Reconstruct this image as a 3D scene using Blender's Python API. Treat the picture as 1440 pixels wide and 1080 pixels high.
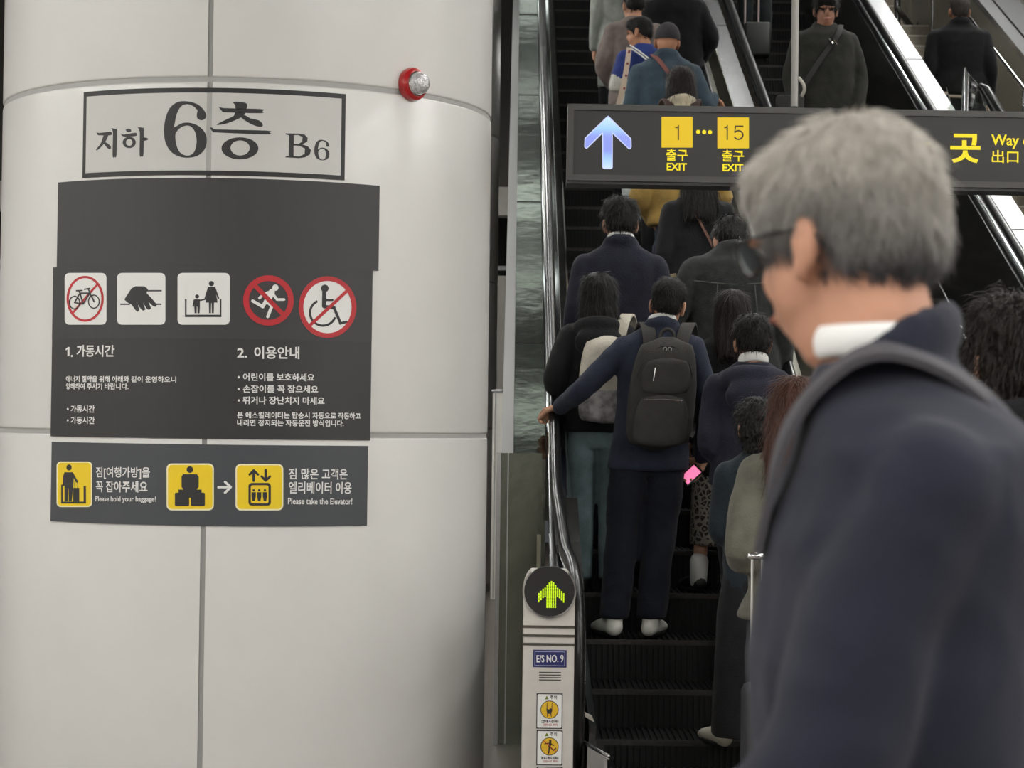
import bpy, bmesh, math, random
from mathutils import Vector, Matrix, noise, Euler
random.seed(7)
scene = bpy.context.scene
COL = scene.collection
for _o in list(bpy.data.objects):
    bpy.data.objects.remove(_o)

# ------------------------------------------------------------------ camera
F = 3000.0                      # focal length in pixels of the 1440x1080 frame
CAM = Vector((0, 0, 1.5))
ROLL = 0.0125
PITCH = math.atan(55 / F)

def cam_basis(yaw):
    f = Vector((math.sin(yaw) * math.cos(PITCH), math.cos(yaw) * math.cos(PITCH), math.sin(PITCH)))
    r0 = f.cross(Vector((0, 0, 1))).normalized()
    u0 = r0.cross(f)
    r = r0 * math.cos(ROLL) + u0 * math.sin(ROLL)
    u = u0 * math.cos(ROLL) - r0 * math.sin(ROLL)
    return f, r, u

def ray(px, py):
    return CF * F + CR * (px - 720) + CU * (540 - py)

YAW = 0.0
for _i in range(20):            # the escalator runs along +Y
    CF, CR, CU = cam_basis(YAW)
    d = ray(741, -775)
    YAW -= d.x / d.y
CF, CR, CU = cam_basis(YAW)
d = ray(741, -775)
TAN = d.z / d.y
cam_data = bpy.data.cameras.new('camera')
cam = bpy.data.objects.new('camera', cam_data)
COL.objects.link(cam)
cam.matrix_world = Matrix(((CR.x, CU.x, -CF.x, CAM.x), (CR.y, CU.y, -CF.y, CAM.y), (CR.z, CU.z, -CF.z, CAM.z), (0, 0, 0, 1)))
cam_data.sensor_width = 36
cam_data.lens = 36 * F / 1440
cam_data.clip_end = 200
cam_data.dof.use_dof = True
cam_data.dof.focus_distance = 8.6
cam_data.dof.aperture_fstop = 8.0
scene.camera = cam

# ------------------------------------------------------------------ world and exposure
world = bpy.data.worlds.new('World')
scene.world = world
world.use_nodes = True
world.node_tree.nodes['Background'].inputs[0].default_value = (0.9, 0.95, 1.0, 1)
world.node_tree.nodes['Background'].inputs[1].default_value = 0.06
scene.view_settings.view_transform = 'Standard'
scene.view_settings.look = 'None'
scene.view_settings.exposure = 0.0
scene.view_settings.gamma = 1
scene.view_settings.use_curve_mapping = False
LIGHT_STRENGTH = 31.5        # hall lamps
SHAFT_STRENGTH = 26.0        # lamps over the escalators

# ------------------------------------------------------------------ geometry of the place
STEP_Y0 = 4.0 / TAN             # where the nosing line of the escalators meets the floor
RUN = 0.4
RISE = RUN * TAN

def at(px, py, Y):
    """world point on the ray of a photo pixel at depth Y"""
    d = ray(px, py)
    return CAM + d * (Y / d.y)

def on_floor(px, py, z=0.0):
    d = ray(px, py)
    return CAM + d * ((z - CAM.z) / d.z)

def on_slope(px, py, h):
    """world point on the plane lying h above the nosing line"""
    d = ray(px, py)
    # CAM.z + t d.z = TAN (t d.y - Y0) + h
    t = (-TAN * STEP_Y0 + h - CAM.z) / (d.z - TAN * d.y)
    return CAM + d * t

# ------------------------------------------------------------------ materials
def lin(r, g, b):
    def c(v):
        v /= 255.0
        return v / 12.92 if v <= 0.04045 else ((v + 0.055) / 1.055) ** 2.4
    return (c(r), c(g), c(b), 1.0)

MATS = {}
def mat(name, rgb, rough=0.5, metal=0.0, var=0.0, scale=20.0, bump=0.0, bscale=None, stretch=(1, 1, 1), coat=0.0, sheen=0.0, spec=None, emit=None, estr=0.0, alpha=None, trans=0.0):
    if name in MATS:
        return MATS[name]
    m = bpy.data.materials.new(name)
    m.use_nodes = True
    nt = m.node_tree
    b = nt.nodes['Principled BSDF']
    col = lin(*rgb)
    b.inputs['Base Color'].default_value = col
    b.inputs['Roughness'].default_value = rough
    b.inputs['Metallic'].default_value = metal
    if coat: b.inputs['Coat Weight'].default_value = coat; b.inputs['Coat Roughness'].default_value = 0.06
    if sheen: b.inputs['Sheen Weight'].default_value = sheen; b.inputs['Sheen Roughness'].default_value = 0.5
    if spec is not None: b.inputs['Specular IOR Level'].default_value = spec
    if trans: b.inputs['Transmission Weight'].default_value = trans
    if emit:
        b.inputs['Emission Color'].default_value = lin(*emit)
        b.inputs['Emission Strength'].default_value = estr
    if var or bump:
        tc = nt.nodes.new('ShaderNodeTexCoord')
        mp = nt.nodes.new('ShaderNodeMapping')
        mp.inputs['Scale'].default_value = stretch
        nt.links.new(tc.outputs['Object'], mp.inputs['Vector'])
    if var:
        nz = nt.nodes.new('ShaderNodeTexNoise')
        nz.inputs['Scale'].default_value = scale
        nz.inputs['Detail'].default_value = 5
        nt.links.new(mp.outputs[0], nz.inputs['Vector'])
        cr = nt.nodes.new('ShaderNodeValToRGB')
        cr.color_ramp.elements[0].position = 0.3
        cr.color_ramp.elements[1].position = 0.7
        cr.color_ramp.elements[0].color = tuple(max(0, c * (1 - var)) for c in col[:3]) + (1,)
        cr.color_ramp.elements[1].color = tuple(min(1, c * (1 + var)) for c in col[:3]) + (1,)
        nt.links.new(nz.outputs['Fac'], cr.inputs[0])
        nt.links.new(cr.outputs[0], b.inputs['Base Color'])
    if bump:
        nb = nt.nodes.new('ShaderNodeTexNoise')
        nb.inputs['Scale'].default_value = bscale or scale
        nb.inputs['Detail'].default_value = 3
        nt.links.new(mp.outputs[0], nb.inputs['Vector'])
        bp = nt.nodes.new('ShaderNodeBump')
        bp.inputs['Strength'].default_value = bump
        bp.inputs['Distance'].default_value = 0.01
        nt.links.new(nb.outputs['Fac'], bp.inputs['Height'])
        nt.links.new(bp.outputs[0], b.inputs['Normal'])
    MATS[name] = m
    return m

def fabric(name, rgb, rough=0.85, var=0.22, sheen=0.06, bump=0.35):
    rgb = tuple(c * 0.88 for c in rgb)
    return mat(name, rgb, rough, 0, var, 14.0, bump, 160.0, sheen=sheen, spec=0.25)

def hairmat(name, rgb, rough=0.42):
    return mat(name, rgb, rough, 0, 0.35, 60.0, 0.5, 120.0, stretch=(1, 1, 0.15), spec=0.22)

# ------------------------------------------------------------------ object helpers
ROOTM = {}
def tag(o, label=None, cat=None, group=None, kind=None):
    if label: o['label'] = label
    if cat: o['category'] = cat
    if group: o['group'] = group
    if kind: o['kind'] = kind
    return o

def empty(name, loc, label, cat, group=None, rz=0.0):
    o = bpy.data.objects.new(name, None)
    o.empty_display_size = 0.1
    COL.objects.link(o)
    o.location = loc
    o.rotation_euler = (0, 0, rz)
    ROOTM[o.name] = Matrix.Translation(Vector(loc)) @ Matrix.Rotation(rz, 4, 'Z')
    return tag(o, label, cat, group)

def link_mesh(name, me, material, parent=None, smooth=True, local=False):
    """me in world coordinates unless local"""
    if parent is not None and not local:
        me.transform(ROOTM[parent.name].inverted())
    if smooth and len(me.polygons):
        me.polygons.foreach_set('use_smooth', [True] * len(me.polygons))
    me.materials.clear()
    me.materials.append(material)
    o = bpy.data.objects.new(name, me)
    me.name = name
    COL.objects.link(o)
    if parent is not None:
        o.parent = parent
        ROOTM[o.name] = ROOTM[parent.name]
    return o

def sharp(o, deg=35):
    me = o.data
    bm = bmesh.new(); bm.from_mesh(me)
    for e in bm.edges:
        if len(e.link_faces) == 2 and e.calc_face_angle(0) > math.radians(deg):
            e.smooth = False
    bm.to_mesh(me); bm.free()
    return o

def catmull(pts, n):
    pts = [Vector(p) for p in pts]
    out = []
    for i in range(len(pts) - 1):
        p0 = pts[max(i - 1, 0)]; p1 = pts[i]; p2 = pts[i + 1]; p3 = pts[min(i + 2, len(pts) - 1)]
        for k in range(n):
            t = k / n
            out.append(0.5 * ((2 * p1) + (p2 - p0) * t + (2 * p0 - 5 * p1 + 4 * p2 - p3) * t * t + (3 * p1 - p0 - 3 * p2 + p3) * t ** 3))
    out.append(pts[-1])
    return out

class MB:
    def __init__(s):
        s.v = []; s.f = []
    def add(s, vs, fs, M=None):
        n = len(s.v)
        if M is not None: vs = [M @ Vector(v) for v in vs]
        s.v += [tuple(v) for v in vs]
        s.f += [tuple(i + n for i in f) for f in fs]
        return s
    def box(s, c, size, M=None, bevel=0.0):
        cx, cy, cz = c; a, b, h = (k / 2 for k in size)
        if bevel > 0:
            bm = bmesh.new()
            bmesh.ops.create_cube(bm, size=1.0)
            bmesh.ops.scale(bm, vec=size, verts=bm.verts)
            bmesh.ops.bevel(bm, geom=bm.edges[:], offset=bevel, segments=2, affect='EDGES', profile=0.5)
            bmesh.ops.translate(bm, vec=c, verts=bm.verts)
            bm.verts.index_update()
            vs = [v.co.copy() for v in bm.verts]; fs = [[v.index for v in f.verts] for f in bm.faces]
            bm.free()
            return s.add(vs, fs, M)
        vs = [(cx + x * a, cy + y * b, cz + z * h) for z in (-1, 1) for y in (-1, 1) for x in (-1, 1)]
        return s.add(vs, [(0, 2, 3, 1), (4, 5, 7, 6), (0, 1, 5, 4), (2, 6, 7, 3), (0, 4, 6, 2), (1, 3, 7, 5)], M)
    def hexa(s, p):
        """eight corners: bottom 4 ccw, top 4 ccw"""
        return s.add(p, [(3, 2, 1, 0), (4, 5, 6, 7), (0, 1, 5, 4), (1, 2, 6, 5), (2, 3, 7, 6), (3, 0, 4, 7)])
    def loft(s, rings, cap=True, closed=True, M=None):
        n = len(rings[0]); vs = [p for r in rings for p in r]; fs = []
        for i in range(len(rings) - 1):
            for j in range(n if closed else n - 1):
                k = (j + 1) % n
                fs.append((i * n + j, i * n + k, (i + 1) * n + k, (i + 1) * n + j))
        if cap:
            fs.append(tuple(range(n - 1, -1, -1)))
            fs.append(tuple((len(rings) - 1) * n + j for j in range(n)))
        return s.add(vs, fs, M)
    def tube(s, pts, rads, seg=14, ref=(0, 1, 0), round_ends=True, M=None, smooth=0):
        pts = [Vector(p) for p in pts]
        rads = [r if isinstance(r, tuple) else (r, r) for r in (rads if isinstance(rads, (list,)) else [rads] * len(pts))]
        if smooth:
            R = catmull([Vector((r[0], r[1], 0)) for r in rads], smooth)
            pts = catmull(pts, smooth); rads = [(r.x, r.y) for r in R]
        ref = Vector(ref); rings = []
        def frame(t):
            sd = ref.cross(t)
            if sd.length < 1e-3: sd = Vector((1, 0, 0)).cross(t)
            if sd.length < 1e-3: sd = Vector((0, 0, 1)).cross(t)
            sd.normalize()
            return sd, t.cross(sd)
        N = len(pts)
        for i, p in enumerate(pts):
            t = (pts[min(i + 1, N - 1)] - pts[max(i - 1, 0)]).normalized()
            a, b = frame(t); ra, rb = rads[i]
            def ring(c, k): return [c + a * (ra * k * math.cos(2 * math.pi * j / seg)) + b * (rb * k * math.sin(2 * math.pi * j / seg)) for j in range(seg)]
            m = min(ra, rb)
            if i == 0 and round_ends:
                for q in (0.98, 0.85, 0.5): rings.append(ring(p - t * m * q, math.sqrt(1 - q * q)))
            rings.append(ring(p, 1))
            if i == N - 1 and round_ends:
                for q in (0.5, 0.85, 0.98): rings.append(ring(p + t * m * q, math.sqrt(1 - q * q)))
        return s.loft(rings, True, True, M)
    def ell(s, c, r, M=None, seg=18, lat=11, R=None):
        c = Vector(c); rings = []
        for i in range(lat):
            ph = -math.pi / 2 + math.pi * (i + 0.5) / lat
            ring = []
            for j in range(seg):
                th = 2 * math.pi * j / seg
                p = Vector((r[0] * math.cos(ph) * math.cos(th), r[1] * math.cos(ph) * math.sin(th), r[2] * math.sin(ph)))
                if R is not None: p = R @ p
                ring.append(c + p)
            rings.append(ring)
        return s.loft(rings, True, True, M)
    def cyl(s, p0, p1, r, seg=24, r2=None):
        p0 = Vector(p0); p1 = Vector(p1)
        return s.tube([p0, p1], [r, r if r2 is None else r2], seg, round_ends=False, ref=(0.3, 0.5, 0.81))
    def ribbon(s, pts, width, thick, nrm, M=None, smooth=4):
        """flat strap: nrm gives the face normal (vector or list)"""
        pts0 = [Vector(p) for p in pts]
        ns = [Vector(n) for n in nrm] if isinstance(nrm, list) else [Vector(nrm)] * len(pts0)
        if smooth:
            pts = catmull(pts0, smooth); ns = catmull(ns, smooth)
        else: pts = pts0
        rings = []; N = len(pts)
        for i, p in enumerate(pts):
            t = (pts[min(i + 1, N - 1)] - pts[max(i - 1, 0)]).normalized()
            n = (ns[i] - t * ns[i].dot(t)).normalized()
            sd = t.cross(n); w = width / 2; h = thick / 2
            rings.append([p + sd * w + n * h, p + sd * w * 1.0 - n * h, p - sd * w - n * h, p - sd * w + n * h])
        return s.loft(rings, True, True, M)
    def prism(s, pts, axis_vec):
        """closed planar polygon extruded by a vector"""
        a = Vector(axis_vec); n = len(pts)
        vs = [Vector(p) for p in pts] + [Vector(p) + a for p in pts]
        fs = [tuple(range(n - 1, -1, -1)), tuple(range(n, 2 * n))]
        for i in range(n):
            j = (i + 1) % n
            fs.append((i, j, n + j, n + i))
        return s.add(vs, fs)
    def mesh(s, name='mesh'):
        me = bpy.data.meshes.new(name)
        me.from_pydata(s.v, [], s.f)
        bm = bmesh.new(); bm.from_mesh(me)
        bmesh.ops.recalc_face_normals(bm, faces=bm.faces)
        bm.to_mesh(me); bm.free()
        return me
    def build(s, name, material, parent=None, smooth=True, angle=35, local=False):
        o = link_mesh(name, s.mesh(name), material, parent, smooth, local)
        if smooth and angle: sharp(o, angle)
        return o

def remesh(mb, voxel, iters=4):
    me = mb.mesh('tmp')
    o = bpy.data.objects.new('tmp', me)
    COL.objects.link(o)
    m = o.modifiers.new('r', 'REMESH'); m.mode = 'VOXEL'; m.voxel_size = voxel; m.use_smooth_shade = True
    if iters:
        k = o.modifiers.new('s', 'SMOOTH'); k.factor = 0.5; k.iterations = iters
    dg = bpy.context.evaluated_depsgraph_get()
    out = bpy.data.meshes.new_from_object(o.evaluated_get(dg))
    bpy.data.objects.remove(o); bpy.data.meshes.remove(me)
    return out

def structure(name, mb, material, smooth=False):
    return tag(mb.build(name, material, None, smooth), kind='structure')

# ------------------------------------------------------------------ lettering and marks on surfaces
class Cyl:
    def __init__(s, cx, cy, r): s.cx, s.cy, s.r = cx, cy, r
    def uv(s, px, py):
        d = ray(px, py); ox, oy = CAM.x - s.cx, CAM.y - s.cy
        a = d.x ** 2 + d.y ** 2; b = 2 * (ox * d.x + oy * d.y); c = ox * ox + oy * oy - s.r ** 2
        t = (-b - math.sqrt(max(b * b - 4 * a * c, 0))) / (2 * a)
        p = CAM + d * t
        th = math.atan2(p.x - s.cx, -(p.y - s.cy))
        return Vector((th * s.r, p.z))
    def xyz(s, u, v, off):
        th = u / s.r; r = s.r + off
        return Vector((s.cx + r * math.sin(th), s.cy - r * math.cos(th), v))
    cuts = 0.025
class Plane:
    def __init__(s, o, u, v): s.o = Vector(o); s.u = Vector(u).normalized(); s.v = Vector(v).normalized(); s.n = s.u.cross(s.v)
    def uv(s, px, py):
        d = ray(px, py); t = (s.o - CAM).dot(s.n) / d.dot(s.n)
        p = CAM + d * t - s.o
        return Vector((p.dot(s.u), p.dot(s.v)))
    def xyz(s, u, v, off): return s.o + s.u * u + s.v * v + s.n * off
    cuts = 0

def flat_to_surface(me, surf, off):
    if surf.cuts:
        bm = bmesh.new(); bm.from_mesh(me)
        xs = [v.co.x for v in bm.verts]
        if xs:
            k = math.ceil(min(xs) / surf.cuts)
            while k * surf.cuts < max(xs):
                bmesh.ops.bisect_plane(bm, geom=bm.verts[:] + bm.edges[:] + bm.faces[:], plane_co=(k * surf.cuts, 0, 0), plane_no=(1, 0, 0))
                k += 1
        bm.to_mesh(me); bm.free()
    for v in me.vertices:
        v.co = surf.xyz(v.co.x, v.co.y, off)
    return me

def shapes_mesh(contours):
    """list of closed 2D contours (holes by nesting) filled as one flat mesh"""
    cu = bpy.data.curves.new('c', 'CURVE'); cu.dimensions = '2D'; cu.fill_mode = 'BOTH'
    for c in contours:
        sp = cu.splines.new('POLY'); sp.points.add(len(c) - 1)
        for p, q in zip(sp.points, c): p.co = (q[0], q[1], 0, 1)
        sp.use_cyclic_u = True
    o = bpy.data.objects.new('c', cu); COL.objects.link(o)
    dg = bpy.context.evaluated_depsgraph_get()
    me = bpy.data.meshes.new_from_object(o.evaluated_get(dg))
    bpy.data.objects.remove(o); bpy.data.curves.remove(cu)
    return me

def text_mesh(s, bold=0.0):
    cu = bpy.data.curves.new('t', 'FONT'); cu.body = s; cu.size = 1.0; cu.offset = bold; cu.resolution_u = 3
    cu.fill_mode = 'BOTH'
    o = bpy.data.objects.new('t', cu); COL.objects.link(o)
    dg = bpy.context.evaluated_depsgraph_get()
    me = bpy.data.meshes.new_from_object(o.evaluated_get(dg))
    bpy.data.objects.remove(o); bpy.data.curves.remove(cu)
    return me

def join_meshes(list_):
    mb = MB()
    for me in list_:
        mb.add([v.co.copy() for v in me.vertices], [tuple(p.vertices) for p in me.polygons])
        bpy.data.meshes.remove(me)
    me = bpy.data.meshes.new('joined')
    me.from_pydata(mb.v, [], mb.f)
    return me

def text_on(surf, s, p0, p1, hpx, off, bold=0.015, ypx=None):
    """string whose ink box runs from photo pixel p0 (bottom left) to p1 (bottom right), hpx tall"""
    me = text_mesh(s, bold)
    xs = [v.co.x for v in me.vertices]; ys = [v.co.y for v in me.vertices]
    x0, x1, y0, y1 = min(xs), max(xs), min(ys), max(ys)
    a = surf.uv(*p0); b = surf.uv(*p1); c = surf.uv(p0[0], p0[1] - hpx)
    e = b - a; hh = (c - a).length
    n = Vector((-e.y, e.x)).normalized()
    for v in me.vertices:
        w = a + e * ((v.co.x - x0) / (x1 - x0)) + n * (hh * (v.co.y - y0) / (y1 - y0))
        v.co = (w.x, w.y, 0)
    return flat_to_surface(me, surf, off)

def marks_on(surf, contours, off):
    """closed contours given in photo pixels"""
    return flat_to_surface(shapes_mesh([[surf.uv(*p) for p in c] for c in contours]), surf, off)

# contour makers in pixels
def c_ell(cx, cy, rx, ry=None, n=40, a0=0, a1=360):
    ry = ry or rx
    return [(cx + rx * math.cos(math.radians(a0 + (a1 - a0) * i / n)), cy + ry * math.sin(math.radians(a0 + (a1 - a0) * i / n))) for i in range(n if a1 - a0 == 360 else n + 1)]
def c_ring(cx, cy, rx, ry, t): return [c_ell(cx, cy, rx, ry), c_ell(cx, cy, rx - t, ry - t)]
def c_arc(cx, cy, r, t, a0, a1, n=36):
    return c_ell(cx, cy, r, r, n, a0, a1) + c_ell(cx, cy, r - t, r - t, n, a0, a1)[::-1]
def c_rect(x0, y0, x1, y1): return [(x0, y0), (x1, y0), (x1, y1), (x0, y1)]
def c_round(x0, y0, x1, y1, r, n=6):
    out = []
    for cx, cy, a in ((x1 - r, y0 + r, -90), (x1 - r, y1 - r, 0), (x0 + r, y1 - r, 90), (x0 + r, y0 + r, 180)):
        out += [(cx + r * math.cos(math.radians(a + 90 * i / n)), cy + r * math.sin(math.radians(a + 90 * i / n))) for i in range(n + 1)]
    return out
def c_line(p, q, w):
    p = Vector(p); q = Vector(q); d = (q - p).normalized(); n = Vector((-d.y, d.x)) * (w / 2)
    return [tuple(p + n), tuple(q + n), tuple(q - n), tuple(p - n)]
def c_stroke(p, q, w, n=6):
    """round-ended stroke"""
    p = Vector(p); q = Vector(q); d = (q - p).normalized(); a = math.atan2(d.y, d.x); out = []
    for c, s0 in ((q, -90), (p, 90)):
        for i in range(n + 1):
            t = a + math.radians(s0 + 180 * i / n)
            out.append((c.x + math.cos(t) * w / 2, c.y + math.sin(t) * w / 2))
    return out
def xf(contours, ox, oy, k): return [[(ox + x / k, oy + y / k) for x, y in c] for c in contours]
def layered(surf, groups, off):
    """several overlapping contours as separate fills of one mesh"""
    return join_meshes([marks_on(surf, g, off) for g in groups])
# ------------------------------------------------------------------ setting
m_floor = mat('floor_stone', (112, 104, 97), 0.32, 0, 0.12, 30, 0.05, 60)
m_ceil = mat('ceiling_board', (150, 148, 143), 0.8)
m_wall = mat('wall_panel', (176, 173, 166), 0.55, 0, 0.05, 4)
m_darkwall = mat('dark_wall', (58, 55, 51), 0.7, 0, 0.25, 1.5)
m_pale = mat('pale_wall', (226, 224, 218), 0.5, 0, 0.04, 2)
m_black = mat('black_void', (14, 14, 15), 0.6)
m_steel = mat('brushed_steel', (190, 191, 194), 0.22, 1.0, 0.05, 30)
m_mirror = mat('mirror_steel', (122, 127, 118), 0.13, 1.0, 0, 1, 0.22, 6.0)
m_sidesteel = mat('side_steel', (150, 148, 136), 0.3, 1.0, 0.1, 4, 0.15, 8.0)
m_darkpanel = mat('dark_panel', (40, 39, 38), 0.22, 0.3, 0.1, 3, 0, coat=0.2)
m_rubber = mat('handrail_rubber', (15, 15, 17), 0.3, 0, 0, 1, coat=0.12, spec=0.4)
m_chrome = mat('chrome', (225, 226, 228), 0.08, 1.0)
m_step = mat('step_metal', (20, 20, 21), 0.55, 0.4, 0.3, 40)
m_nose = mat('step_nosing', (52, 50, 48), 0.5, 0.3, 0.35, 60)
m_stone = mat('stair_stone', (138, 130, 117), 0.6, 0, 0.15, 30)
m_stonelt = mat('stair_nosing', (190, 186, 176), 0.5)

def bx(x0, x1, y0, y1, z0, z1):
    return MB().box(((x0 + x1) / 2, (y0 + y1) / 2, (z0 + z1) / 2), (x1 - x0, y1 - y0, z1 - z0))

structure('floor', bx(-9, 9, -14, 27, -0.2, 0.0), m_floor)
structure('ceiling', bx(-9, 9, -14, 12, 4.7, 4.9), m_ceil)
structure('trim_1', bx(-9, 9, 12.0, 12.2, 4.5, 12.2), m_darkwall)     # bulkhead at the edge of the escalator shaft
structure('ceiling_shaft', bx(-9, 9, 12.2, 34, 12.0, 12.2), m_darkwall)
structure('wall_front', bx(-9, 9, -14.2, -14, -0.2, 4.9), m_pale)
structure('wall_left', bx(-9.2, -9, -14, 34, -0.2, 12.2), m_pale)
structure('wall_right', bx(9, 9.2, -14, 34, -0.2, 12.2), m_pale)
# the wall behind the second column, left of the escalators
wb = MB()
wb.box((-4.5, 24.2, 1.58), (8.9, 0.3, 3.16))
structure('wall_back', wb, m_wall)
structure('trim_2', bx(-8.9, -0.05, 24.0, 24.3, 3.84, 4.16), m_wall)
structure('trim_3', bx(-8.9, -0.05, 24.02, 24.1, 3.22, 3.27), m_steel)
structure('wall_back_upper', bx(-8.9, -0.05, 24.05, 24.35, 4.16, 12), m_darkwall)
structure('wall_recess', bx(-8.9, -0.05, 25.4, 25.5, 3.0, 4.2), m_black)
structure('wall_end', bx(-9, 9, 33.0, 33.2, 0, 12), mat('end_wall', (128, 126, 116), 0.6, 0, 0.08, 2))
structure('wall_stair', bx(5.3, 5.5, 12.2, 33, 0, 12), mat('stair_wall', (172, 171, 168), 0.5, 0, 0.05, 2))

# --- ceiling lights
m_lamp = mat('lamp_diffuser', (255, 255, 255), 0.5, emit=(255, 254, 250), estr=LIGHT_STRENGTH)
m_housing = mat('lamp_housing', (205, 205, 205), 0.4)
m_lamp_streak = mat('lamp_diffuser_streak', (255, 255, 255), 0.5, emit=(246, 255, 248), estr=4.0)
m_lamp_fill = mat('lamp_diffuser_fill', (255, 255, 255), 0.5, emit=(255, 254, 250), estr=LIGHT_STRENGTH * 1.7)
m_lamp2 = mat('lamp_diffuser_shaft', (255, 255, 255), 0.5, emit=(255, 254, 250), estr=SHAFT_STRENGTH)
def ceiling_light(x, y, z, lx, ly, label, group, m_lamp=m_lamp):
    r = empty('ceiling_light', (x, y, z), label, 'ceiling light', group)
    MB().box((0, 0, 0.03), (lx + 0.06, ly + 0.06, 0.06), bevel=0.01).build('housing', m_housing, r, local=True)
    MB().box((0, 0, -0.012), (lx, ly, 0.024), bevel=0.006).build('diffuser', m_lamp, r, local=True)
    return r
first = None
def copy_tree(o, parent=None):
    c = o.copy(); COL.objects.link(c)
    if parent is not None: c.parent = parent
    for ch in o.children: copy_tree(ch, c)
    if o.name in ROOTM: ROOTM[c.name] = ROOTM[o.name]
    return c
spots = [(x, y) for y in (-9, -6, -3, 0, 3, 5.6) for x in (-3.6, -1.8, 0, 1.8, 3.6)]
spots = [q for q in spots if not (q[1] in (3, 5.6) and -3 < q[0] < 1)] + [(x, 9.8) for x in (-0.6, 1.2, 3.0, 4.8)]
for x, y in spots:
    if first is None:
        first = ceiling_light(x, y, 4.64, 0.13, 2.2, 'white linear lamp on the ceiling of the platform hall', 'linear lamps on the hall ceiling')
    else:
        c = copy_tree(first); c.location = (x, y, 4.64)
first = None
for x, y in [(x, y) for y in (-6, -3, 0, 3, 5.6, 8.9) for x in (-7.6, -5.6, 5.8, 7.6)]:  # extra out-of-view lamps, added to brighten the sides of the column
    if first is None:
        first = ceiling_light(x, y, 4.64, 0.13, 2.2, 'white linear lamp added near a side wall to brighten the column sides', 'lamps added near the side walls', m_lamp_fill)
    else:
        c = copy_tree(first); c.location = (x, y, 4.64)
first = None
for x, y in [(x, y) for y in (14.0, 17.0, 20.0, 23.5, 28.0) for x in (-2.2, 2.0, 4.75)]:
    z = 5.6 + (y - 12.2) * TAN + 1.0
    if first is None:
        first = ceiling_light(x, y, z, 1.5, 0.2, 'white linear lamp hung over the escalators', 'linear lamps over the escalators', m_lamp2)
    else:
        c = copy_tree(first); c.location = (x, y, z)

for x, y, z, w_ in ((0.07, 19.3, 8.5, .22), (0.07, 22.7, 10.0, .12), (0.1, 25.6, 11.0, .2), (0.1, 16.9, 7.2, .10), (0.1, 14.6, 6.3, .1)):  # out-of-view lamps added so that bright streaks reflect in the left deck
    ceiling_light(x, y, z, 0.5, w_, 'short white lamp added over the crowded escalator for streaks in its mirror deck', 'short lamps added for deck reflections', m_lamp_streak)

first = None
for y in (13.6, 16.2, 18.8, 21.6, 25.0):  # extra lamps out of view, added to lift the dark stairs and decks
    if first is None:
        first = ceiling_light(4.95, y, 4.2 + (y - 12.2) * TAN + 1.3, 0.2, 1.6, 'white linear lamp added to brighten the stone stairs', 'lamps added over the stairs', m_lamp_fill)
    else:
        c = copy_tree(first); c.location = (4.95, y, 4.2 + (y - 12.2) * TAN + 1.3)

first = None
for y in (12.9, 15.5, 18.0, 20.5, 22.9):  # unseen lamps added to brighten the second column, cabinet and floor
    if first is None:
        first = ceiling_light(-3.4, y, 5.2, 0.16, 1.8, 'white linear lamp added to brighten the area behind the column', 'lamps added behind the column', m_lamp)
    else:
        c = copy_tree(first); c.location = (-3.4, y, 5.2)
for y in (13.4, 16.6, 21.5):  # more added lamps, for the cabinet and the right side of the second column
    c = copy_tree(first); c.location = (-0.75, y, 5.2)
first = None

# ------------------------------------------------------------------ escalators
def zline(Y):
    t = (Y - STEP_Y0 - 0.12) / 0.22
    return TAN * 0.22 * (math.log1p(math.exp(t)) if t < 30 else t)
YS = [7.9, 8.3, 8.5, 8.7, 8.9, 9.1, 9.3, 9.5, 9.8, 10.4, 12, 15, 18, 21, 24, 25]
def sweep(sec, ys, close=True):
    """cross section [(x, height over the nosing line)] carried up the slope"""
    mb = MB()
    mb.loft([[(x, y, zline(y) + h) for x, h in sec] for y in ys], True, close)
    return mb
def strip(x0, h0, x1, h1, t, ys):
    d = Vector((x1 - x0, h1 - h0)); n = Vector((-d.y, d.x)).normalized() * t
    return sweep([(x0, h0), (x1, h1), (x1 + n.x, h1 + n.y), (x0 + n.x, h0 + n.y)], ys)

def step_meshes(w):
    mb = MB(); n = int(w / 0.026); 
    mb.box((0, 0.2, -0.02), (w, 0.40, 0.03))
    mb.box((0, 0.012, -0.12), (w, 0.02, 0.24))
    for i in range(n):
        x = -w / 2 + (i + 0.5) * w / n
        mb.box((x, 0.2, -0.002), (0.012, 0.40, 0.014))
        mb.box((x, -0.001, -0.12), (0.012, 0.012, 0.23))
    nb = MB(); nb.box((0, 0.008, 0.0045), (w, 0.022, 0.005)); nb.box((0, -0.0085, -0.006), (w, 0.004, 0.018))
    return mb.mesh('step'), nb.mesh('nosing')

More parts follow.
